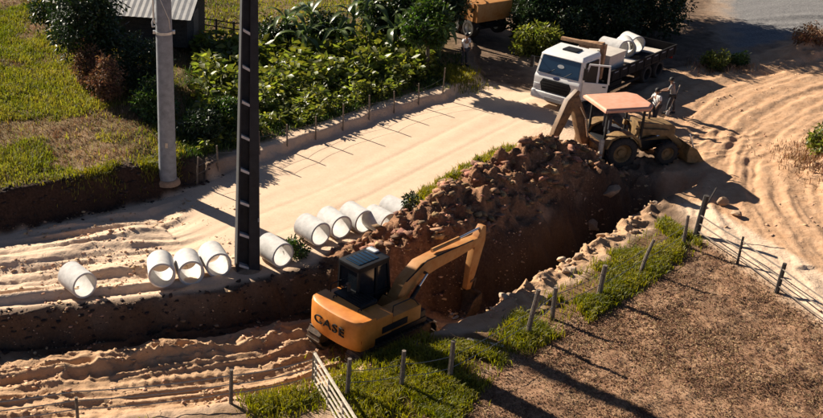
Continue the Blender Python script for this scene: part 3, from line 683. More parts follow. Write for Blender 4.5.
    # wheels
    for sd in (-1, 1):
        wheel(t, 3.5, sd*1.05, .5, .5, .28, 'truck_dark', sd)
        for xx in (-2.3, -3.55): wheel(t, xx, sd*.95, .5, .5, .5, 'truck_dark', sd)
        MB().box(.2, 1.5, sd*.85 - .3, sd*.85 + .3, .45, .85).build('fuel_tank', 'truck_dark', t, .1)
        MB().box(-1.5, 1.7, sd*1.18 - .02, sd*1.18 + .02, .45, .60).build('side_guard', 'truck_dark', t)
        MB().box(-4.2, -1.6, sd*.95 - .32, sd*.95 + .32, 1.04, 1.08).build('mudguard', 'black_paint', t)
    # bed with low boards
    bd = MB().box(-5.0, 1.75, -1.25, 1.25, .98, 1.10).build('bed_floor', 'truck_dark', t)
    for sd in (-1, 1):
        b_ = MB().box(-5.0, 1.75, sd*1.25 - .02, sd*1.25 + .02, 1.10, 1.52).build('side_board', 'truck_dark', t)
        MB().box(-5.0, 1.75, sd*1.25 - .035, sd*1.25 + .035, 1.52, 1.57).build('board_rail', 'galv' if sd < 0 else 'truck_dark', b_)
        for k in range(9): MB().box(-4.85 + k*.8, -4.79 + k*.8, sd*1.285 - .015, sd*1.285 + .015, 1.06, 1.55).build('board_post', 'truck_dark', b_)
        for k in range(8): MB().box(-4.6 + k*.8, -4.22 + k*.8, sd*1.275 - .006, sd*1.275 + .006, 1.40, 1.46).build('reflector', 'pole_concrete', b_)
    MB().box(-5.02, -4.98, -1.23, 1.23, 1.10, 1.55).build('tail_board', 'truck_dark', t)
    MB().box(1.73, 1.77, -1.23, 1.23, 1.10, 1.75).build('head_board', 'truck_dark', t)
    for sd in (-1, 1): MB().box(-5.06, -5.0, sd*.95 - .15, sd*.95 + .15, .74, .88).build('tail_lamp', 'red_lens', t, .01)
    # loading crane between cab and bed
    cr = bpy.data.objects.new('loading_crane', None); link(cr, t)
    MB().box(1.95, 2.55, -1.1, 1.1, .86, 1.10).build('crane_base', 'truck_dark', cr, .03)
    MB().box(2.0, 2.5, -.28, .28, 1.10, 1.5).lathe([(0, 1.5), (.2, 1.5), (.17, 2.75), (0, 2.75)], 16, 'z', Matrix.Translation((2.25, 0, 0))).build('column', 'rust_arm', cr, .0)
    MB().beam([(2.25, -.3, 2.75), (2.25, .95, 2.92)], (.30, .26), (.34, .30), side=(1, 0, 0)).build('inner_arm', 'rust_arm', cr, .02)
    MB().beam([(2.25, .95, 3.0), (2.25, .95, 1.25)], (.22, .20), (.26, .22), side=(1, 0, 0)).build('outer_arm', 'rust_arm', cr, .02)
    MB().beam([(2.42, .98, 2.92), (2.42, -1.25, 2.86)], (.2, .18), (.2, .16), side=(1, 0, 0)).build('extension_arm', 'rust_arm', cr, .02)
    MB().tube([(2.25, .15, 1.5), (2.25, .72, 2.6)], .06, 10).build('crane_cylinder', 'black_paint', cr, smooth=True)
    for sd in (-1, 1): MB().tube([(2.25, sd*1.18, 1.1), (2.25, sd*1.18, .35)], .06, 10).box(2.1, 2.4, sd*1.18 - .15, sd*1.18 + .15, .30, .35).build('outrigger', 'truck_dark', cr)
    return t
TR = (18.35, 51.65); TA = R(223); TS = .96
trk = crane_truck(TR[0], TR[1], zt(TR[0], TR[1]) + .02, TA, TS)
bpy.context.view_layer.update()
TM = trk.matrix_basis.copy()
def on_truck(p): return TM @ Vector(p)
def cargo_pipe(p, ang, label, sc=1.0):
    o = bpy.data.objects.new('concrete_pipe', pipe_data); link(o); o.location = on_truck(p); o.rotation_euler = (0, 0, TA + ang); o.scale = (sc,) * 3
    tag(o, label, 'pipe', 'concrete pipes loaded on the truck bed')
cargo_pipe((-1.35, -.45, 1.10 + .58), R(90), 'largest pale concrete pipe on the truck bed, behind the box', 1.18)
cargo_pipe((-2.55, -.35, 1.10 + .50), R(38), 'concrete pipe in the middle of the truck bed, turned askew', 1.0)
cargo_pipe((-3.45, -.5, 1.10 + .50), R(65), 'concrete pipe nearest the tail of the truck bed', 1.0)
bx_ = thing('water_box', 'large pale box standing on the truck bed behind the crane', 'box', on_truck((.55, -.1, 1.103)), TA, scale=TS)
b_ = MB().box(-.75, .75, -1.0, .98, 0, 1.0).build('box_body', 'tank', bx_, .05)
MB().box(-.79, .79, -1.04, 1.02, 1.0, 1.07).build('lid', 'tank', bx_, .02)
for yy in (-.6, 0, .6): MB().box(.752, .775, yy - .04, yy + .04, .05, .98).build('rib', 'tank', b_)
sb = thing('cement_sacks', 'flat stack of pale sacks on the truck bed beside the box', 'sack', on_truck((-.75, .75, 1.103)), TA, scale=TS)
for k in range(3): MB().box(-.35, .35, -.38, .38, k*.14, k*.14 + .13).build('sack', 'tank', sb, .05)
sb = thing('plywood_sheet', 'pale sheet lying flat at the tail of the truck bed', 'board', on_truck((-4.3, .15, 1.103)), TA + R(8), scale=TS)
for k in range(2): MB().box(-.42, .42, -.75, .75, k*.03, k*.03 + .026).build('sheet', 'tank', sb)

# ------------------------------------------------------------------ backhoe loader
def backhoe(x, y, z, rz):
    t = thing('backhoe_loader', 'dusty backhoe loader under a salmon canopy on the trench edge', 'backhoe loader', (x, y, z), rz)
    # forward +x; rear axle at x = 0, front axle at x = 2.1
    for sd in (-1, 1):
        wheel(t, 0, sd*.86, .68, .68, .46, 'yellow', sd, lugs=18)
        wheel(t, 2.1, sd*.80, .48, .48, .32, 'yellow', sd, lugs=14)
        MB().prism([(-.80,.95),(-.62,1.38),(-.25,1.52),(.35,1.50),(.66,1.28),(.78,.95),(.70,.95),(.58,1.2),(.3,1.42),(-.22,1.44),(-.55,1.30),(-.72,.95)], sd*.86 - .26, sd*.86 + .26).build('mudguard', 'yellow', t, .01)
    MB().box(-.75, 2.6, -.36, .36, .55, .95).build('chassis', 'black_paint', t, .03)
    hd = MB().prism([(.95,.92),(2.62,.92),(2.62,1.42),(2.45,1.55),(.95,1.72)], -.40, .40).build('engine_hood', 'yellow', t, .05)
    for k in range(5): MB().box(2.622, 2.64, -.33, .33, .98 + k*.09, 1.03 + k*.09).build('grille_bar', 'black_paint', hd)
    MB().tube([(1.7, .22, 1.6), (1.7, .22, 2.25)], .05, 10).build('exhaust', 'track_steel', t, smooth=True)
    MB().box(-.72, .95, -.62, .62, .92, 1.08).build('floor', 'black_paint', t, .02)
    MB().box(-.25, .25, -.26, .26, 1.1, 1.5).box(-.34, -.2, -.26, .26, 1.45, 2.0).build('seat', 'dark_cloth', t, .05)
    MB().tube([(.85, 0, 1.1), (.62, 0, 1.72)], .03, 8).lathe([(.17, -.012), (.2, -.012), (.2, .012), (.17, .012)], 18, 'z', Matrix.Translation((.6, 0, 1.75)) @ Matrix.Rotation(R(20), 4, 'Y'), closed=True).build('steering_wheel', 'black_paint', t, smooth=True)
    for xx in (-.68, .92):
        for sd in (-1, 1): MB().box(xx - .04, xx + .04, sd*.66 - .04, sd*.66 + .04, 1.0, 2.47).build('canopy_post', 'black_paint', t)
    cn = [(-.98,-.98),(.95,-1.02),(1.28,-.62),(1.28,.62),(.95,1.0),(-.98,.98)]
    tp = [(a*.93, b*.90) for a, b in cn]
    MB().prism(cn, 2.46, 2.56, 'z').prism([(a*.985, b*.985) for a, b in cn], 2.56, 2.62, 'z', tp).build('canopy', 'salmon', t, .015)
    # front loader arms and bucket
    for sd in (-1, 1):
        MB().beam([(.75, sd*.52, 1.45), (2.2, sd*.52, 1.25), (2.95, sd*.52, .62)], (.12,.12,.12), (.2,.26,.2)).build('loader_arm', 'yellow', t, .01)
        c_ = MB().tube([(1.0, sd*.52, 1.0), (1.7, sd*.52, 1.15)], .05, 10).build('lift_cylinder', 'black_paint', t, smooth=True)
        MB().tube([(1.7, sd*.52, 1.15), (2.2, sd*.52, 1.2)], .03, 8).build('piston_rod', 'chrome', c_, smooth=True)
    pr = [(2.95,.85),(2.88,.45),(2.95,.10),(3.25,.05),(3.75,.06),(3.75,.10),(3.28,.11),(3.02,.16),(2.95,.45),(3.02,.82)]
    bk = MB().prism(pr, -1.08, 1.08).build('loader_bucket', 'yellow', t)
    for yy in (-1.10, 1.065): MB().prism([(2.95,.84),(2.90,.45),(2.96,.11),(3.25,.06),(3.74,.07),(3.3,.65)], yy, yy + .035).build('bucket_side', 'yellow', bk)
    MB().tube([(3.0, -.85, 1.25), (3.25, -1.0, .55)], .035, 8).build('tilt_rod', 'chrome', t, smooth=True)
    # rear: stabiliser legs, swing post, boom, dipper, bucket
    MB().box(-1.05, -.75, -.95, .95, .55, 1.05).build('rear_frame', 'brown_arm', t, .02)
    for sd in (-1, 1):
        lg = MB().beam([(-.95, sd*.98, 1.35), (-1.0, sd*1.05, .35)], (.14, .12), (.16, .14)).build('stabiliser_leg', 'pale_wood' if sd < 0 else 'brown_arm', t, .01)  # near leg coloured pale to paint in its sunlit highlight
        MB().box(-1.18, -.84, sd*1.05 - .18, sd*1.05 + .18, .22, .29).build('stabiliser_foot', 'track_steel', lg)
    MB().lathe([(0, .55), (.2, .55), (.2, 1.15), (0, 1.15)], 16, 'z', Matrix.Translation((-1.18, 0, 0))).build('swing_post', 'brown_arm', t, smooth=True)
    sw = (-.985, -.17)                                                    # swung towards the camera side
    def bp_(r, zz, off=0): return (-1.2 + r*sw[0] - off*sw[1], r*sw[1] + off*sw[0], zz)
    sdv = (-sw[1], sw[0], 0)
    bm_ = MB().beam([bp_(.05,.95), bp_(.30,1.75), bp_(.80,2.95)], (.34,.32,.26), (.34,.52,.34), side=sdv).build('boom', 'brown_arm', t, .015)
    MB().tube([bp_(.02,1.2,.2), bp_(.25,2.0,.2)], .05, 10).tube([bp_(.25,2.0,.2), bp_(.6,2.55,.2)], .03, 8).build('boom_cylinder', 'chrome', bm_, smooth=True)
    dp = MB().beam([bp_(.66,3.2), bp_(.95,2.75), bp_(1.42,1.6), bp_(1.65,.98)], (.2,.26,.24,.2), (.16,.46,.36,.24), side=sdv).build('dipper', 'brown_arm', t, .012)
    MB().tube([bp_(.85,2.05,-.16), bp_(1.42,1.35,-.16)], .045, 10).build('dipper_cylinder', 'pale_wood', dp, smooth=True)
    pf = [(1.60,1.1),(1.82,.95),(1.86,.55),(1.62,.28),(1.30,.22),(1.18,.30),(1.22,.36),(1.34,.29),(1.58,.34),(1.78,.58),(1.75,.92),(1.58,1.02)]
    n0 = len(pf); vv = [bp_(a, b, -.32) for a, b in pf] + [bp_(a, b, .32) for a, b in pf]
    bk = MB().add(vv, [tuple(range(n0))[::-1], tuple(range(n0, 2*n0))] + [(i, (i+1) % n0, n0 + (i+1) % n0, n0 + i) for i in range(n0)]).build('backhoe_bucket', 'brown_arm', t)
    return t
BH = (15.8, 42.5)
backhoe(BH[0], BH[1], zt(BH[0], BH[1] - .8) * .5 + zt(BH[0] + 2, BH[1]) * .5 + .02, R(10))

# ------------------------------------------------------------------ orange dump truck half hidden in the trees
def dump_truck(x, y, z, rz):
    t = thing('dump_truck', 'orange dump truck parked behind the banana plants, partly hidden', 'truck', (x, y, z), rz)
    MB().box(-3.2, 3.4, -.42, .42, .62, .86).build('chassis', 'truck_dark', t)
    bd = MB().prism([(-3.3, .98), (1.2, .98), (1.35, 2.1), (-3.3, 2.0)], -1.2, 1.2).build('dump_body', 'dusty_orange', t, .03)
    for sd in (-1, 1):
        for k in range(6): MB().box(-3.0 + k*.75, -2.9 + k*.75, sd*1.23 - .03, sd*1.23 + .03, 1.0, 2.0).build('body_rib', 'dusty_orange', bd)
    cb = MB().prism([(1.7,.7),(3.5,.7),(3.55,1.5),(3.3,2.55),(1.7,2.6)], -1.15, 1.15).build('cab', 'dusty_orange', t, .06)
    MB().add([(3.57,-1.0,1.55),(3.57,1.0,1.55),(3.34,.95,2.4),(3.34,-.95,2.4)], [(0,1,2,3)]).build('windscreen', 'glass', cb)
    for sd in (-1, 1):
        MB().add([(2.1,sd*1.16,1.5),(3.3,sd*1.16,1.5),(3.15,sd*1.16,2.35),(2.1,sd*1.16,2.35)], [(0,1,2,3)]).build('side_window', 'glass', cb)
        wheel(t, 2.7, sd*1.0, .52, .52, .3, 'galv', sd)
        for xx in (-1.4, -2.6): wheel(t, xx, sd*.95, .52, .52, .5, 'galv', sd)
    MB().box(-3.34, -3.28, -1.15, 1.15, .6, .7).build('rear_bar', 'truck_dark', t)
dump_truck(13.0, 62.2, zt(13.2, 61.5), R(118))
o = thing('spare_tyre', 'loose pale rimmed tyre leaning by the orange dump truck', 'tyre', (13.45, 60.35, zt(13.45, 60.35) + .5), R(20), rx=R(-8))
MB().lathe([(.33,-.11),(.38,-.14),(.47,-.13),(.53,-.07),(.53,.07),(.47,.13),(.38,.14),(.33,.11)], 30, 'y', closed=True).build('tyre_casing', 'pole_concrete', o, smooth=True)

# ------------------------------------------------------------------ stones and clods
def rock_mesh(name, seed, m, flat=.75, sub=2):
    bm = bmesh.new(); bmesh.ops.create_icosphere(bm, subdivisions=sub, radius=1.0); r_ = np.random.default_rng(seed)
    ax = r_.normal(size=(14, 3)); ax /= np.linalg.norm(ax, axis=1)[:, None]; dd = r_.uniform(.38, .8, 14)
    for v in bm.verts:
        p = np.array(v.co)
        for a, q in zip(ax, dd):
            e = p @ a
            if e > q: p = p - a * (e - q)
        v.co = p * np.array((1, .85, flat))
    me = bpy.data.meshes.new(name); bm.to_mesh(me); bm.free(); me.materials.append(M[m]); return me
RK = [rock_mesh('stone', k, 'stone') for k in range(4)] + [rock_mesh('stone', k + 9, 'brown_stone') for k in range(3)]
def stone(x, y, r, k, label, group, dz=.35):
    o = bpy.data.objects.new('stone', RK[k]); link(o); o.location = (x, y, zt(x, y) + r * dz); o.scale = (r, r, r)
    o.rotation_euler = (random.uniform(-.4, .4), random.uniform(-.4, .4), random.uniform(0, 6)); return tag(o, label, 'stone', group)
rr_ = random.Random(5)
for i in range(110):                                              # rubble along the trench side under the green verge
    u = i / 109; px_ = 8.9 + 7.1 * (u + .06 * math.sin(u * 40)); base = np.interp(px_, [8.8, 10.8, 13.8, 16.0], [30.9, 33.0, 35.8, 37.9])
    stone(px_ + rr_.uniform(-.2, .2), base + rr_.gauss(.35, .5), .06 + .26 * rr_.random() ** 2, rr_.choice([0,1,2,3,4,5,6,4]), 'pale broken stone in the rubble between the trench and the green verge', 'rubble stones along the trench', rr_.uniform(.0, .35))
for x, y, r, k, lb in ((15.0,39.5,.50,4,'big rounded earthy boulder at the trench end below the backhoe'), (15.5,37.9,.34,2,'pale boulder on the near lip right of the trench end'), (16.5,38.6,.34,1,'pale boulder on the far lip of the pit, left of the tall corner post'),
                    (14.1,38.5,.30,5,'small brown boulder beside the big one at the trench end'), (18.75,38.0,.32,6,'dark flat boulder on the sand beyond the tall corner post'), (18.9,37.0,.26,5,'dark boulder nearer the rail fence, below the flat one on the sand')):
    stone(x, y, r, k, lb, 'boulders at the trench end')

def clods(name, n, region, smin, smax, m, label):
    base = []
    for k in range(5):
        bm = bmesh.new(); bmesh.ops.create_icosphere(bm, subdivisions=1, radius=1.0); r_ = np.random.default_rng(k)
        vv = np.array([v.co[:] for v in bm.verts]); ff = np.array([[v.index for v in f.verts] for f in bm.faces]); bm.free()
        base.append((vv * r_.uniform(.35, 1.3, (len(vv), 1)) * np.array((1.3, .75, .55)), ff))
    x, y = region(n); z = terrain(x, y); s_ = smin + (smax - smin) * rng.random(len(x)) ** 6
    a = rng.uniform(0, 6.28, len(x)); nv = len(base[0][0]); k = rng.integers(0, 5, len(x))
    B = np.stack([b[0] for b in base])[k]; ca, sa = np.cos(a)[:, None], np.sin(a)[:, None]
    vx = B[..., 0] * ca - B[..., 1] * sa; vy = B[..., 0] * sa + B[..., 1] * ca
    v = np.stack([vx * s_[:, None] + x[:, None], vy * s_[:, None] + y[:, None], B[..., 2] * s_[:, None] + (z + s_ * .1)[:, None]], -1).reshape(-1, 3)
    f = (base[0][1][None] + (np.arange(len(x)) * nv)[:, None, None]).reshape(-1, 3)
    o = link(bpy.data.objects.new(name, np_mesh(name, v, f, m))); return tag(o, label, 'soil', kind='stuff')
def sampler(x0, x1, y0, y1, fn):
    def g(n):
        X = []; Y = []; c = 0
        while c < n:
            x = rng.uniform(x0, x1, n * 3); y = rng.uniform(y0, y1, n * 3); k = rng.random(n * 3) < fn(x, y); X.append(x[k]); Y.append(y[k]); c += k.sum()
            if len(X) > 40: break
        return np.concatenate(X)[:n], np.concatenate(Y)[:n]
    return g
def P_(x, y, line): return pl(x, y, line)[0]
def heap_m(x, y):
    c, _, h = pl(x, y, CREST); return np.where(h > .03, sm(2.4, .6, np.abs(c) * np.where(c > 0, 1.6, .9)), 0) * (P_(x, y, LIP) > -.05) * (.25 + .75 * sm(.4, .6, fbm(x * 1.3, y * 1.3, 3, 101)))
def low_m(x, y): return ((P_(x, y, LIP) < 0) & (P_(x, y, SOUTH) > -.4)) * sm(.42, .62, fbm(x * .9, y * .9, 3, 103))
def roadl_m(x, y): return ((P_(x, y, ROAD_NEAR) > -.2) & (P_(x, y, ROAD_FAR) < .3)) * sm(.5, .65, fbm(x * .7, y * 1.4, 3, 105)) * sm(1.5, -3, x)
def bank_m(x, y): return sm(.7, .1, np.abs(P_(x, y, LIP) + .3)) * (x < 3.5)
def fbank_m(x, y): return sm(1.0, .3, np.abs(P_(x, y, ROAD_FAR) - .8)) * sm(2, -1, x)
def yard_m(x, y): return (P_(x, y, FIELD_E) > .3) * sm(.52, .68, fbm(x * .8, y * .8, 3, 107)) * (P_(x, y, YARD) < 4)
clods('soil_clods', 2600, sampler(3.5, 16.2, 32, 44, heap_m), .025, .26, 'clod', 'loose dark brown soil clods over the spoil heap')
clods('sand_clods', 3600, sampler(-9, 17, 24, 41, low_m), .02, .11, 'sandclod', 'loose sand clods over the track churned ground')
clods('sand_clods', 1500, sampler(-9, 1, 30, 39, roadl_m), .02, .10, 'sandclod', 'loose sand clods over the rutted left part of the road')
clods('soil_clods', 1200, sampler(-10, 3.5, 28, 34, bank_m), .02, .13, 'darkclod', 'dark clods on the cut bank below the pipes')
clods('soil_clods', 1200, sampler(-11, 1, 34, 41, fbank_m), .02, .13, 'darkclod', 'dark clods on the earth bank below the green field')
clods('sand_clods', 1500, sampler(16.5, 34, 28, 60, yard_m), .02, .09, 'sandclod', 'loose sand clods over the wheel swept yard')

# ------------------------------------------------------------------ fences and gate
def post(mb, x, y, z0, h, r, lx=0, ly=0, n=7):
    return mb.tube([(x, y, z0 - .3), (x + lx * .5, y + ly * .5, z0 + h * .5), (x + lx, y + ly, z0 + h)], [r * 1.08, r, r * .9], n)
def wires(t, pts, hs, m='wire', r=.012, sag=.05, name='wire'):
    for h in hs:
        path = []
        for i in range(len(pts) - 1):
            a, b = Vector(pts[i]), Vector(pts[i + 1])
            for k in range(6):
                u = k / 6; p = a.lerp(b, u); path.append((p.x, p.y, p.z + h - sag * 4 * u * (1 - u)))
        path.append((pts[-1][0], pts[-1][1], pts[-1][2] + h))
        MB().tube(path, r, 4).build(name, m, t, smooth=True)
def fence(name, label, posts, hs, m='wood', wm='wire', wr=.012, nm='wire', sag=.05):
    t = thing(name, label, 'fence', (0, 0, 0)); pts = []
    for (x, y, h, r, lx, ly) in posts:
        z = zt(x, y); post(MB(), x, y, z, h, r, lx, ly).build('post', m, t, smooth=True); pts.append((x, y, z))
    if hs: wires(t, pts, hs, wm, wr, sag, nm)
    return t
fence('post_fence', 'weathered wooden post and wire fence between the green verge and the dry field',
      [(3.35,26.2,1.25,.07,.02,0),(4.9,26.3,1.3,.07,0,0),(6.3,26.45,1.35,.075,0,.02),(9.1,28.9,1.7,.075,.18,-.05),(10.2,30.0,1.1,.07,-.03,0),(12.05,31.3,1.15,.085,.06,0),(13.9,32.9,1.2,.06,.38,.15),(16.15,34.9,1.2,.06,-.02,.0)], (.45, .85))
t = fence('rail_fence', 'pale rail fence running from the tall dark corner post along the sandy yard',
      [(16.9,35.7,1.65,.11,.12,0),(17.5,33.5,1.05,.045,0,0),(17.95,31.5,1.1,.075,.05,0),(18.45,29.1,1.1,.06,0,0),(18.9,27,1.1,.06,0,0)], (.28,.58,.90), 'dark_wood', 'wood', .028, 'rail', .03)
MB().tube([(17.1,35.9,zt(17.1,35.9)+.9),(17.6,36.3,zt(17,36)+1.6)], .03, 6).build('brace', 'dark_wood', t)
t = fence('field_fence', 'low rail fence crossing the sand at the bottom left, ending at the gate',
      [(-9.5,24.6,1.0,.05,0,0),(-4.3,25.55,.75,.05,0,0),(0.02,26.3,1.15,.06,.02,0),(2.45,26.95,1.15,.07,0,0)], (.35,.65,.95), 'wood', 'pale_wood', .02, 'rail', .08)
g = thing('field_gate', 'pale wooden slatted field gate standing open at the bottom edge', 'gate', (0, 0, 0))
ga = Vector((2.45, 26.85, zt(2.45, 26.85))); gb = Vector((3.35, 23.6, zt(3.2, 24.2) - .1))
for h, rr2 in ((1.12,.05),(.86,.03),(.64,.03),(.42,.03),(.2,.03)): MB().tube([ga + Vector((0,0,h)), ga.lerp(gb,.5) + Vector((0,0,h-.01)), gb + Vector((0,0,h))], rr2, 6).build('rail', 'pale_wood', g, smooth=True)
for u in (.03,.35,.68,.97):
    p = ga.lerp(gb, u); MB().tube([p + Vector((0,0,.1)), p + Vector((0,0,1.15))], .035, 6).build('stile', 'pale_wood', g, smooth=True)
# stakes beside the garden
sp = []
for u in np.linspace(.03, .97, 11):
    x = float(np.interp(u, [0,.33,1], [-1.6,1.4,10.6])); y = float(np.interp(x, [p[0] for p in ROAD_FAR[2:7]], [p[1] for p in ROAD_FAR[2:7]])) + .35
    sp.append((x, y, random.uniform(.95, 1.35), .035, random.uniform(-.08,.08), 0))
fence('garden_fence', 'thin stake and wire fence along the garden side of the road', sp, (.4,.75), 'wood', 'wire', .006)
t = fence('paddock_fence', 'dark wooden rail fence beyond the crops, beside the shed',
      [(x, y, 1.05, .07, 0, 0) for x, y in ((-2.6,57.6),(-1.7,57.9),(-.75,58.1),(.2,58.2),(1.6,58.4),(3.2,58.6),(5,58.8))], (.3,.62,.95), 'dark_wood', 'dark_wood', .035, 'rail', 0)
plank = thing('loose_board', 'pale loose board lying in the pole shadow on the dry field', 'board', (7.75, 28.45, zt(7.75, 28.45) + .05), R(-22))
MB().box(-.55, .55, -.06, .06, 0, .03).build('board', 'pale_wood', plank, .005)

# ------------------------------------------------------------------ shed
def shed():
    t = thing('shed', 'dark plank shed with a pale metal roof beyond the crops', 'shed', (-4.3, 56.4, zt(-4.3, 56.4)), R(-14))
    # ridge along x; walls z 0..2.1
    L, Wd, Hh, rg = 2.6, 1.7, 1.75, 2.75
    for sd in (-1, 1):
        for k in range(8): MB().box(-L, L, sd*Wd - .025, sd*Wd + .025, .02 + k*.215, .02 + k*.215 + .205).build('plank', 'dark_wood', t)
    for sx in (-1, 1):
        for k in range(12):
            z0 = .02 + k*.215
            hw = Wd if z0 < Hh - .1 else max(.15, Wd * (rg - z0 - .12) / (rg - Hh))
            MB().box(sx*L - .025, sx*L + .025, -hw, hw, z0, z0 + .205).build('plank', 'dark_wood', t)
    MB().box(-L + .05, L - .05, -Wd + .05, Wd - .05, 0, Hh).build('inner_wall', 'black_paint', t)
    for sd in (-1, 1):
        n = 36; v = []; f = []
        for k in range(n + 1):
            x = -L - .35 + (2 * L + .7) * k / n; c = .008 * math.cos(k * math.pi)
            v += [(x, 0.0, rg + .04 + c), (x, sd * (Wd + .45), Hh - .16 + c)]
        f = [(2*k, 2*k+2, 2*k+3, 2*k+1) for k in range(n)]
        rf = MB().add(v, f).build('roof_sheet', 'metal_roof', t)
        so = rf.modifiers.new('thickness', 'SOLIDIFY'); so.thickness = .02
    MB().box(L - .02, L + .06, -.6, .3, .02, 1.6).build('door', 'wood', t)
shed()

# ------------------------------------------------------------------ people
def person(name, label, x, y, rz, J, shirt, pants, sc=1.0, hat=None):
    t = thing(name, label, 'person', (x, y, zt(x, y)), rz, scale=sc)
    def skin(nm, verts, edges, rad, m, par, root=0, sub=1):
        me = bpy.data.meshes.new(nm); me.from_pydata(verts, edges, []); me.materials.append(M[m])
        o = link(bpy.data.objects.new(nm, me), par); sk_ = o.modifiers.new('skin', 'SKIN'); sk_.use_smooth_shade = True
        for i, r_ in enumerate(rad): me.skin_vertices[0].data[i].radius = (r_, r_) if not hasattr(r_, '__len__') else r_; me.skin_vertices[0].data[i].use_root = (i == root)
        s2 = o.modifiers.new('sub', 'SUBSURF'); s2.levels = sub; s2.render_levels = sub; return o
    if not bpy.data.meshes[0:0]: pass
    n = list(J); ix = {k: i for i, k in enumerate(n)}
    E = [('pelvis','waist'),('waist','chest'),('chest','neck'),('neck','chin'),('chin','head'),('head','crown')]
    for q in 'lr': E += [('chest',q+'sho'),(q+'sho',q+'elb'),(q+'elb',q+'wri'),(q+'wri',q+'palm'),('pelvis',q+'hip'),(q+'hip',q+'kne'),(q+'kne',q+'ank'),(q+'ank',q+'toe')]
    vs = [J[k] for k in n]; ed = [(ix[a], ix[b]) for a, b in E]
    rd = {'pelvis':(.15,.11),'waist':(.135,.10),'chest':(.16,.115),'neck':.055,'chin':.062,'head':.098,'crown':.075}
    R2 = {'sho':.062,'elb':.043,'wri':.030,'palm':.036,'hip':.088,'kne':.060,'ank':.042,'toe':.038}
    for q in 'lr':
        hd = Vector(J[q+'palm']); wr = Vector(J[q+'wri']); dr = (hd - wr).normalized(); sx = dr.cross(Vector((1, 0, 0))).normalized()
        for k_ in range(4):                                     # fingers, slightly curled
            b_ = hd + sx * (.03 - .02 * k_); p1 = b_ + dr * .045; p2 = p1 + dr * .03 + Vector((.018, 0, 0))
            i0 = len(vs); vs += [b_, p1, p2]; ed += [(ix[q+'palm'], i0), (i0, i0+1), (i0+1, i0+2)]; 
        tb = wr.lerp(hd, .4) + Vector((.03, 0, 0)); i0 = len(vs); vs += [tb, tb + dr * .04 + Vector((.02, 0, 0))]; ed += [(ix[q+'palm'], i0), (i0, i0+1)]
    rad = [rd.get(k, R2.get(k[1:], .05)) for k in n] + [.009] * (len(vs) - len(n))
    skin('body', [tuple(v) for v in vs], ed, rad, 'skin', t, 0)
    def cl(nm, keys, edges, rr, m): 
        jx = {k: i for i, k in enumerate(keys)}
        return skin(nm, [J[k] if k in J else k for k in keys], [(jx[a], jx[b]) for a, b in edges], rr, m, t, 0)
    ks = ['waist','pelvis','chest','neck','lsho','rsho']; 
    J2 = {}
    def lerp(a, b, u): return tuple(Vector(J[a]).lerp(Vector(J[b]), u))
    J['lslv'] = lerp('lsho','lelb',.85); J['rslv'] = lerp('rsho','relb',.85); J['coll'] = lerp('chest','neck',.6)
    cl('shirt', ['waist','pelvis','chest','coll','lsho','rsho','lslv','rslv'], [('waist','pelvis'),('waist','chest'),('chest','coll'),('chest','lsho'),('chest','rsho'),('lsho','lslv'),('rsho','rslv')], [(.16,.125),(.168,.13),(.182,.135),.075,.085,.085,.066,.066], shirt)
    J['lhem'] = lerp('lkne','lank',.85); J['rhem'] = lerp('rkne','rank',.85)
    cl('trousers', ['pelvis','lhip','rhip','lkne','rkne','lhem','rhem'], [('pelvis','lhip'),('pelvis','rhip'),('lhip','lkne'),('rhip','rkne'),('lkne','lhem'),('rkne','rhem')], [(.160,.125),.105,.105,.078,.078,.065,.065], pants)
    hd = Vector(J['head']); up = (Vector(J['crown']) - hd).normalized()
    fw = Vector((1, 0, 0)); fw = (fw - up * fw.dot(up)).normalized(); sd = up.cross(fw)
    B = Matrix((fw, sd, up)).transposed().to_4x4(); B.translation = hd
    MB().lathe([(0,.135),(.05,.130),(.09,.10),(.108,.05),(.112,0),(.10,-.03)], 14, 'z', B @ Matrix.Translation((-.018,0,.01))).build('hair' if not hat else 'cap', hat or 'hair', t, smooth=True)
    for s_ in (-1, 1):
        MB().lathe([(0,-.012),(.010,-.008),(.012,0),(.010,.008),(0,.012)], 8, 'z', B @ Matrix.Translation((.088, s_*.034, 0))).build('eye', 'hair', t)
        MB().lathe([(0,-.03),(.012,-.02),(.014,.0),(.012,.02),(0,.03)], 6, 'z', B @ Matrix.Translation((0, s_*.098, -.005))).build('ear', 'skin', t)
        a = Vector(J[('l' if s_ > 0 else 'r') + 'ank']); b = Vector(J[('l' if s_ > 0 else 'r') + 'toe'])
        MB().beam([a + (a - b) * .45 + Vector((0,0,-.04)), a + Vector((0,0,-.02)), b + (b - a) * .3], (.08,.09,.085), (.07,.11,.06)).build('shoe', 'dark_cloth', t, .015)
    MB().add([tuple(B @ Vector(p)) for p in ((.095,-.014,-.03),(.095,.014,-.03),(.122,0,-.03),(.096,0,.015))], [(0,1,2),(0,2,3),(1,3,2),(0,3,1)]).build('nose', 'skin', t)
    MB().box(.088, .094, -.025, .025, -.062, -.054, B).build('mouth', 'rust_arm', t)
    return t
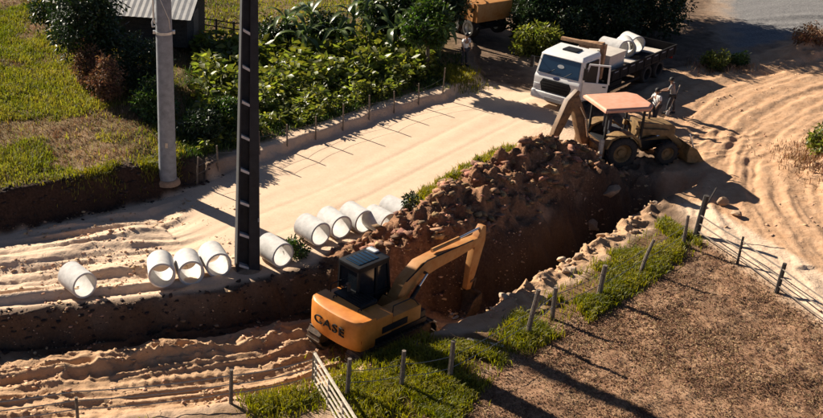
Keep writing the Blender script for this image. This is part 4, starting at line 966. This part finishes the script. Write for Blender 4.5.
def pose(lean=0, step=.12, larm=(.05,.12), rarm=(.05,.12), knee=.02, hd=0):
    c, s_ = math.cos(lean), math.sin(lean)
    def T(x, y, z): z0 = z - .92; return (x * c + z0 * s_ , y, .92 + z0 * c - x * s_)
    J = {'pelvis':(0,0,.94),'waist':T(0,0,1.08),'chest':T(.01,0,1.30),'neck':T(0,0,1.47),'chin':T(.02+hd,0,1.55),'head':T(.03+hd,0,1.62),'crown':T(.02+hd,0,1.70)}
    for q, sg, a in (('l',1,larm),('r',-1,rarm)):
        st = step * sg
        J[q+'sho'] = T(0, sg*.19, 1.40); J[q+'elb'] = T(a[0]*.6 - .02, sg*.25, 1.12 + a[1]*.3); J[q+'wri'] = T(a[0]*1.8 + .03, sg*.22, .90 + a[1]); J[q+'palm'] = T(a[0]*2 + .05, sg*.21, .82 + a[1])
        J[q+'hip'] = (0, sg*.09, .90); J[q+'kne'] = (st*.6 + knee, sg*.10, .49); J[q+'ank'] = (st, sg*.11, .085); J[q+'toe'] = (st + .15, sg*.125, .035)
    return J
person('person', 'person in a white shirt and dark trousers standing between backhoe and truck', 19.15, 46.6, R(200), pose(.12, .08, (.08,.10), (.22,.25)), 'white_cloth', 'dark_cloth')
person('person', 'person in dark clothes with a pale tool beside the truck bed', 20.35, 47.9, R(150), pose(.22, .14, (.28,.30), (.25,.22)), 'grey_cloth', 'dark_cloth')
person('person', 'person in a white shirt standing in the shade under the trees', 12.0, 54.2, R(-60), pose(.05, .06, (.05,.10), (.05,.10)), 'white_cloth', 'dark_cloth')
sv = thing('shovel', 'long handled shovel held upright beside the truck bed', 'shovel', (20.1, 47.65, zt(20.1, 47.65)), R(30), ry=R(22))
MB().tube([(0,0,.25),(0,0,1.55)], .02, 8).build('handle', 'pale_wood', sv, smooth=True)
MB().prism([(-.11,.3),(.11,.3),(.11,.1),(0,-.02),(-.11,.1)], -.01, .012).build('blade', 'galv', sv)

# ------------------------------------------------------------------ foliage
def leaf_cards(c, dirs, L, Wd, fold=.25):
    """one folded diamond (two triangles pairs) per leaf"""
    n = len(c); dirs = dirs / np.linalg.norm(dirs, axis=1)[:, None]
    ref = rng.normal(size=(n, 3)); sd = np.cross(dirs, ref); sd /= np.linalg.norm(sd, axis=1)[:, None] + 1e-9
    up = np.cross(sd, dirs)
    L = L[:, None]; Wd = Wd[:, None]
    a = c; b = c + dirs * L; m = c + dirs * L * .45 - up * Wd * fold
    l_ = m + sd * Wd * .5 + up * Wd * fold * 1.6; r_ = m - sd * Wd * .5 + up * Wd * fold * 1.6
    v = np.stack([a, r_, b, l_], 1).reshape(-1, 3); k = np.arange(n)[:, None] * 4
    f = np.concatenate([k + np.array([[0, 1, 2]]), k + np.array([[0, 2, 3]])], 0)
    return v, f
def crown_mesh(name, rx, ry, rz, nclump, nleaf, L, m, seed, shell=.55, cr=.42):
    global rng
    keep = rng; rng = np.random.default_rng(seed)
    u = rng.normal(size=(nclump, 3)); u /= np.linalg.norm(u, axis=1)[:, None]
    rad = shell + (1 - shell) * rng.random(nclump); cc = u * rad[:, None] * np.array([rx, ry, rz]); cc[:, 2] = np.where(cc[:, 2] < -.55 * rz, -.55 * rz, cc[:, 2])
    per = rng.integers(0, nclump, nleaf); sz = (rng.random(nclump) * .7 + .5) * cr * min(rx, rz)
    g = rng.normal(size=(nleaf, 3)); g *= (rng.random(nleaf) ** .4 / np.linalg.norm(g, axis=1))[:, None]
    c = cc[per] + g * sz[per][:, None]
    d_ = g + rng.normal(size=(nleaf, 3)) * .6 + np.array([0, 0, -.25])
    v, f = leaf_cards(c, d_, L * rng.uniform(.6, 1.3, nleaf), L * rng.uniform(.3, .55, nleaf))
    rng = keep
    return np_mesh(name, v, f, m)
def trunk_mb(h, r, limbs, rx, rz, seed, zc):
    q = random.Random(seed); mb = MB(); w_ = [(0,0,-.2),(q.uniform(-.1,.1),q.uniform(-.1,.1),h*.5),(q.uniform(-.2,.2),q.uniform(-.2,.2),h)]
    mb.tube(w_, [r*1.25, r*.9, r*.6], 9)
    top = Vector(w_[2]); out = []
    for k in range(limbs):
        a = 6.28 * k / limbs + q.uniform(-.3,.3); s0 = Vector(w_[1]).lerp(top, q.uniform(.3, 1))
        e = Vector((math.cos(a)*rx*.7, math.sin(a)*rx*.7, zc + q.uniform(-.1,.5)*rz)); md = s0.lerp(e, .5) + Vector((0,0,-.12*rz))
        out.append([s0, md, e])
    return mb, out
def tree(x, y, h, rx, rz, label, cat='tree', m='leaf_dark', nl=6000, L=.2, seed=1, name='broadleaf_tree', group=None, nclump=46, low=None, shell=.55):
    z0 = zt(x, y); t = thing(name, label, cat, (x, y, z0), 0, group)
    zc = h - rz if low is None else low
    mb, limbs = trunk_mb(max(.25, zc * .8), max(.03, .035 * h), 6, rx, rz, seed, zc)
    tr = mb.build('trunk', 'bark', t, smooth=True)
    for p in limbs: MB().tube(p, [.022*h, .015*h, .006*h], 6).build('limb', 'bark', tr, smooth=True)
    o = bpy.data.objects.new('crown', crown_mesh('crown', rx, rx * .95, rz, nclump, nl, L, m, seed, shell)); link(o, t); o.location = (0, 0, zc)
    return t
TG = 'trees and bushes behind the work site'
tree(-6.6,49.4,4.6,1.7,2.1,'tall dark tree at the left behind the field, near the shed', seed=11, nl=8000, L=.24, group=TG)
tree(-7.9,52.8,4.6,1.7,2.1,'dark tree behind the tall dark tree at the left', seed=12, nl=7000, L=.22, group=TG)
tree(-4.0,47.6,2.7,1.15,1.3,'dark green bush below the shed, left of the pale pole', 'bush', seed=13, nl=5500, L=.18, name='bush', low=1.15, group=TG)
tree(-3.2,44.6,1.7,.95,.9,'dark green bush directly left of the pale pole', 'bush', m='leaf_mid', seed=14, nl=4200, L=.17, name='bush', low=.75, group=TG)
tree(-1.25,42.9,1.35,.85,.7,'dark bush right of the pale pole at the garden corner', 'bush', m='leaf_dark', seed=15, nl=3600, L=.17, name='bush', low=.62, group=TG)
tree(-.2,44.9,1.3,.8,.65,'small bush at the left end of the crop rows', 'bush', m='leaf_mid', seed=16, nl=3500, L=.16, name='bush', low=.6, group=TG)
tree(-5.4,46.0,2.3,.8,1.0,'reddish brown dry bush at the edge of the green field', 'bush', m='leaf_dry', seed=17, nl=2600, L=.16, name='dry_bush', low=1.0, group=TG)
tree(-6.3,47.6,2.6,.75,1.1,'taller reddish dry bush under the tall dark tree', 'bush', m='leaf_dry', seed=18, nl=2400, L=.16, name='dry_bush', low=1.1, group=TG)
tree(9.75,52.4,3.4,1.05,1.05,'slim tree with a thin bare trunk at the right end of the garden', m='leaf_mid', seed=19, nl=3800, L=.30, name='slim_tree', group=TG, nclump=26, low=2.7)
tree(8.4,58.2,3.2,1.6,1.5,'dark broad tree behind the slim tree', seed=20, nl=7000, L=.24, group=TG)
tree(5.2,57.0,2.0,1.4,1.0,'dark low tree behind the middle of the crops', seed=21, nl=6000, L=.22, group=TG, low=.9)
tree(2.4,55.9,1.7,1.2,.9,'dark low tree behind the crops near the rail fence', seed=22, nl=5000, L=.2, group=TG, low=.8)
tree(10.9,57.8,4.6,1.7,2.0,'dark tree just left of the orange dump truck', seed=23, nl=7000, L=.24, group=TG)
tree(18.1,58.9,2.9,1.5,1.4,'dark bush filling the gap behind the truck crane','bush', seed=41, nl=6000, L=.22, name='bush', low=1.2, group=TG)
tree(21.0,59.6,3.0,1.5,1.5,'dark bush behind the truck bed, left of the tail','bush', seed=42, nl=6000, L=.22, name='bush', low=1.25, group=TG)
tree(16.3,59.0,2.4,.9,1.1,'dark bush between the orange dump truck and the yellowish bush','bush', seed=43, nl=4500, L=.2, name='bush', low=1.15, group=TG)
tree(24.0,60.6,3.2,1.6,1.5,'dark bush at the top, right of the truck tail','bush', seed=44, nl=5500, L=.24, name='bush', low=1.4, group=TG)
tree(22.6,68.0,9.0,2.6,2.8,'tall tree standing between the two tallest at the top edge', seed=45, nl=9000, L=.28, group=TG, nclump=55)
tree(16.4,57.2,2.0,1.2,1.0,'yellowish green bush behind the truck cab', 'bush', m='leaf_crop', seed=24, nl=3200, L=.22, name='bush', low=.85, group=TG)
tree(17.4,61.6,5.2,2.0,2.2,'tall dark tree right of the orange dump truck', seed=25, nl=9000, L=.26, group=TG)
tree(19.2,60.8,5.0,2.0,2.2,'dark tree directly behind the truck bed', seed=26, nl=9000, L=.26, group=TG)
tree(22.2,62.2,4.4,2.0,2.0,'dark tree at the top beyond the tail of the truck', seed=27, nl=9000, L=.26, group=TG)
tree(20.6,65.6,8.5,2.6,2.8,'tallest dark tree at the top edge beyond the truck', seed=28, nl=10000, L=.28, group=TG, nclump=60)
tree(24.4,66.6,8.0,2.5,2.6,'tall tree at the top edge casting dappled shade on the gravel', seed=29, nl=8000, L=.28, group=TG, nclump=50)
tree(17.2,65.5,7.5,2.4,2.6,'tall dark tree at the top edge behind the dump truck', seed=30, nl=9000, L=.28, group=TG)
tree(25.3,54.9,.9,.7,.5,'low green bush on the pale ground right of the truck tail', 'bush', m='leaf_crop', seed=31, nl=1500, L=.16, name='bush', low=.4, group=TG)
tree(26.6,55.4,.7,.6,.4,'second low green bush, nearer the gravel', 'bush', m='leaf_mid', seed=32, nl=1200, L=.15, name='bush', low=.3, group=TG)
tree(24.3,42.0,1.3,.55,.6,'leafy green shrub on the mound at the right edge', 'bush', m='leaf_crop', seed=33, nl=900, L=.2, name='bush', low=.7, group=TG)
tree(24.6,40.6,.8,.6,.4,'dry brown shrub on the mound at the right edge', 'bush', m='leaf_dry', seed=34, nl=900, L=.14, name='dry_bush', low=.4, group=TG)
tree(6.55,36.2,.9,.35,.45,'small dark weed growing at the end of the pipe row', 'bush', m='leaf_dark', seed=35, nl=500, L=.14, name='weed', low=.45, group=TG)
tree(2.32,33.75,.8,.42,.4,'small green weed between the single pipe and the row of five', 'bush', m='leaf_mid', seed=36, nl=700, L=.14, name='weed', low=.35, group=TG)
tree(30.9,56.8,1.2,.9,.6,'brown scrub on the dirt bank beside the gravel', 'bush', m='leaf_dry', seed=37, nl=1500, L=.16, name='dry_bush', low=.5, group=TG)

# crop plants
def crop_proto(seed, h):
    q = np.random.default_rng(seed); n = 46; global rng
    keep = rng; rng = q
    zz = q.random(n) ** .7 * h; a = q.uniform(0, 6.28, n); rr3 = .05 + .22 * q.random(n)
    c = np.stack([np.cos(a) * rr3, np.sin(a) * rr3, zz], 1)
    d_ = np.stack([np.cos(a), np.sin(a), q.uniform(-.5, .7, n)], 1)
    v, f = leaf_cards(c, d_, q.uniform(.24, .46, n), q.uniform(.13, .24, n), .2); rng = keep
    fm = np_mesh('foliage', v, f, 'leaf_crop')
    mb = MB().tube([(0,0,-.1),(.02,.01,h*.5),(0,.03,h)], [.022,.016,.008], 5)
    for k in range(0, n, 4): mb.tube([(0,0,max(.05,zz[k]-.12)), tuple(c[k])], .008, 4)
    s_ = mb.build('stem', 'stem'); sm_ = s_.data; bpy.data.objects.remove(s_)
    return fm, sm_
CP = [crop_proto(50 + k, h) for k, h in enumerate((.6, .7, .8, .95, .65, 1.05))]
cnt = 0
for i in range(26):
    for j in range(16):
        u = (i + rng.uniform(-.35,.35)) / 25; v = (j + rng.uniform(-.35,.35)) / 15
        x = -.9 + u * 11.2 - v * .6; ye = float(np.interp(x, [p[0] for p in ROAD_FAR[3:7]], [p[1] for p in ROAD_FAR[3:7]])) + 1.9
        y = ye + v * (55.6 - ye)
        if x < -2.2 or x > 10.0 or (x > 8.6 and y < 51.5) or cnt >= 300 or rng.random() < .26: continue
        k = int(rng.integers(0, 6)); t = thing('crop_plant', 'leafy yellow green crop plant in the garden between the road and the trees', 'plant', (x, y, zt(x, y)), rng.uniform(0, 6.28), 'crop plants in the garden', scale=float(rng.uniform(.85, 1.2)) * min(1.15, .6 + 1.3 * max(0, v)))
        link(bpy.data.objects.new('foliage', CP[k][0]), t); link(bpy.data.objects.new('stem', CP[k][1]), t); cnt += 1

# banana plants: each leaf a part
def banana_leaf(seed, L=1.7, Wd=.42):
    q = random.Random(seed); n = 10; v = []; f = []
    for k in range(n + 1):
        u = k / n; w2 = Wd * .5 * math.sin(math.pi * min(1, .08 + u * .95)) ** .6 if u < 1 else .02
        x = L * (u - .22 * u * u * u); z = L * (.75 * u - .95 * u * u) 
        e1, e2 = q.uniform(.8, 1.05), q.uniform(.8, 1.05)
        v += [(x, -w2 * e1, z + w2 * .35), (x, 0, z), (x, w2 * e2, z + w2 * .35)]
    for k in range(n):
        a = 3 * k; f += [(a, a + 3, a + 4, a + 1), (a + 1, a + 4, a + 5, a + 2)]
    o = MB().add(v, f).build('leaf', 'leaf_banana', smooth=True); me = o.data; bpy.data.objects.remove(o); return me
BL = [banana_leaf(k, L, W_) for k, (L, W_) in enumerate(((2.1,.34),(1.8,.30),(2.3,.36),(1.6,.30)))]
def banana(x, y, h, label, seed):
    q = random.Random(seed); t = thing('banana_plant', label, 'plant', (x, y, zt(x, y)), q.uniform(0, 6), 'banana plants behind the garden')
    MB().tube([(0,0,-.1),(.03,0,h*.5),(.05,.03,h)], [.14,.11,.06], 10).build('stem', 'stem', t, smooth=True)
    for k in range(9):
        o = bpy.data.objects.new('leaf', q.choice(BL)); link(o, t); o.location = (.05, .03, h - .05 - .03 * k); s_ = q.uniform(.8, 1.1); o.scale = (s_,) * 3
        o.rotation_euler = (q.uniform(-.3,.3), q.uniform(-.5,.35), k * 2.4 + q.uniform(-.3,.3))
for k, (x, y, h, lb) in enumerate(((2.9,55.9,1.9,'banana plant left of the others, beside the rail fence'),(4.3,56.3,2.2,'banana plant second from the left behind the crops'),(6.4,56.0,2.1,'banana plant in the middle of the row behind the crops'),
        (7.5,56.9,2.5,'tall banana plant behind the dark low tree'),(9.6,56.2,2.3,'banana plant left of the orange dump truck'),(10.9,55.4,1.7,'young banana plant near the person under the trees'),(11.6,60.2,2.8,'banana plant closest to the orange dump truck'),(3.7,54.7,1.5,'shorter banana plant at the back edge of the crops, left'),(5.5,55.0,1.7,'shorter banana plant at the back edge of the crops, middle'),(8.5,55.0,1.8,'banana plant behind the slim tree'))):
    banana(x, y, h, lb, 70 + k)

# ------------------------------------------------------------------ grass and litter
def grass(name, label, n, region, hmin, hmax, wid, m, lean=.5, clump=.0, cat='grass'):
    x, y = region(n); n = len(x)
    z = terrain(x, y); a = rng.uniform(0, 6.28, n); h = rng.uniform(hmin, hmax, n); wv = wid * rng.uniform(.6, 1.3, n)
    hf = .55 + .9 * fbm(x * .9, y * .9, 3, 131); h = h * hf
    lx = np.cos(a) * lean * h * rng.random(n); ly = np.sin(a) * lean * h * rng.random(n)
    b = rng.uniform(0, 6.28, n); wx, wy = np.cos(b) * wv / 2, np.sin(b) * wv / 2
    B0 = np.stack([x - wx, y - wy, z - .02], 1); B1 = np.stack([x + wx, y + wy, z - .02], 1)
    m0 = np.stack([x + lx*.35 - wx*.75, y + ly*.35 - wy*.75, z + h*.6], 1); m1 = np.stack([x + lx*.35 + wx*.75, y + ly*.35 + wy*.75, z + h*.6], 1)
    T = np.stack([x + lx, y + ly, z + h * (1 - .25 * lean)], 1)
    v = np.stack([B0, B1, m1, m0, T], 1).reshape(-1, 3); k = np.arange(n)[:, None] * 5
    f = np.concatenate([k + [[0,1,2]], k + [[0,2,3]], k + [[3,2,4]]], 0)
    return tag(link(bpy.data.objects.new(name, np_mesh(name, v, f, m))), label, cat, kind='stuff')
def patch(x, y, sc, lo, hi, seed): return sm(lo, hi, fbm(x * sc, y * sc, 3, seed))
def field_m(x, y): return sm(.9, 1.6, P_(x, y, ROAD_FAR)) * sm(-1.0, -2.5, x - (y - 40) * -.12) * (.05 + .95 * patch(x, y, .38, .40, .54, 141)) * (1 - .8 * np.exp(-((x + 3.9 + (y - 44) * .12) / 1.0) ** 2))
def fieldstraw_m(x, y): return sm(.9, 1.6, P_(x, y, ROAD_FAR)) * sm(0, -1.5, x) * (.1 + .9 * np.maximum(patch(x, y, .38, .56, .42, 141), np.exp(-((x + 3.9 + (y - 44) * .12) / 1.0) ** 2)))
def verge_m(x, y): return sm(-.6, -1.0, P_(x, y, SOUTH) - .5 * sm(7, 5, x)) * sm(-.7, .1, P_(x, y, FIELD_N) + 1.0 * sm(8, 5, x)) * sm(.0, -.5, P_(x, y, FIELD_E)) * sm(2.9, 3.6, x) * (.03 + .97 * patch(x, y, .85, .44, .58, 143)) * (1 - .75 * np.exp(-((x - 8.2) / .9) ** 2))
def road_edge_m(x, y): nn = P_(x, y, ROAD_NEAR); return sm(-1.7, -.9, nn) * sm(.25, -.2, nn + .6 * (fbm(x, y, 2, 151) - .5)) * sm(6.6, 7.4, x) * sm(12.6, 11.2, x) * (.2 + .8 * patch(x, y, .9, .3, .5, 153))
def gard_m(x, y): ff = P_(x, y, ROAD_FAR); return sm(.8, 1.3, ff) * sm(-2.5, -1.5, x) * (x < 13) * (y < 56) * (.15 + .6 * patch(x, y, .7, .45, .6, 145))
def yel_m(x, y): return np.exp(-(((x - 11.2) / .9) ** 2 + ((y - 52.6) / 1.0) ** 2))
def dry_m(x, y): return sm(.3, -.2, field_edge(x, y)) * (.35 + .65 * patch(x, y, .8, .35, .6, 147))
def gate_m(x, y): return (np.exp(-(((x - 4.3) / .9) ** 2 + ((y - 26.9) / 1.5) ** 2)) + .8 * np.exp(-(((x - 5.6) / .9) ** 2 + ((y - 27.4) / 1.0) ** 2)) + .7 * np.exp(-(((x - 1.4) / .9) ** 2 + ((y - 26.2) / .45) ** 2))) * (.15 + .85 * patch(x, y, 1.2, .35, .55, 157))
def edge_m(x, y): ff = P_(x, y, ROAD_FAR); return np.exp(-((ff - 1.15) / .35) ** 2) * sm(.5, -1.0, x) * sm(-7, -3, x) * patch(x, y, .8, .4, .6, 159)
def mound_m(x, y): return np.exp(-(((x - 24.6) / 1.2) ** 2 + ((y - 41.4) / 1.6) ** 2)) + np.exp(-(((x - 25.6) / 1.2) ** 2 + ((y - 55) / .8) ** 2)) * .8
def bl_m(x, y): return sm(-.1, -.5, P_(x, y, SOUTH)) * sm(3.2, 1.0, x) * patch(x, y, .8, .45, .6, 149)
def farstrip_m(x, y): return (y > 57) * (x < 11)
grass('field_grass', 'green grass over the field at the left', 80000, sampler(-16, -1, 36, 71, field_m), .10, .30, .035, 'grass_field', .8)
grass('dry_grass', 'dry straw coloured grass between the green patches of the field', 30000, sampler(-16, 0, 36, 71, fieldstraw_m), .06, .22, .03, 'grass_straw', 1.0)
grass('verge_grass', 'bright green grass on the verge between trench and dry field', 34000, sampler(2.5, 17.5, 23, 39, verge_m), .10, .34, .03, 'grass_green', .8)
grass('road_grass', 'green grass strip between the road and the spoil heap', 15000, sampler(6, 12.5, 35.5, 44, road_edge_m), .10, .36, .03, 'grass_green', .8)
grass('garden_grass', 'weeds and grass under the crop plants', 26000, sampler(-2.5, 13, 39, 56, gard_m), .10, .32, .04, 'leaf_mid', .8)
grass('yellow_grass', 'yellow green grass patch at the right end of the garden', 3000, sampler(9, 13.5, 50, 55, yel_m), .10, .34, .035, 'grass_green', .8)
grass('dry_litter', 'brown straw litter over the dry field', 75000, sampler(4, 20.5, 20, 37, dry_m), .02, .09, .032, 'grass_straw', 2.6, cat='straw')
grass('mound_grass', 'thin grass on the small mounds at the right', 4500, sampler(21, 29, 37, 58, mound_m), .08, .30, .03, 'grass_straw', .8)
grass('corner_grass', 'scrubby grass along the fence at the bottom left', 9000, sampler(-9, 3.2, 21, 27.5, bl_m), .06, .24, .03, 'grass_green', .9)
grass('far_grass', 'rough grass behind the rail fence at the top', 16000, sampler(-8, 12, 57, 72, farstrip_m), .10, .30, .05, 'grass_field', .8)
grass('gate_grass', 'lush green grass beside the open field gate', 15000, sampler(.2, 7.5, 23.5, 30, gate_m), .12, .38, .03, 'grass_green', .8)
grass('bank_grass', 'yellow green tufts hanging over the earth bank at the far road edge', 2600, sampler(-8, .6, 35, 42, edge_m), .10, .30, .03, 'grass_green', .9)
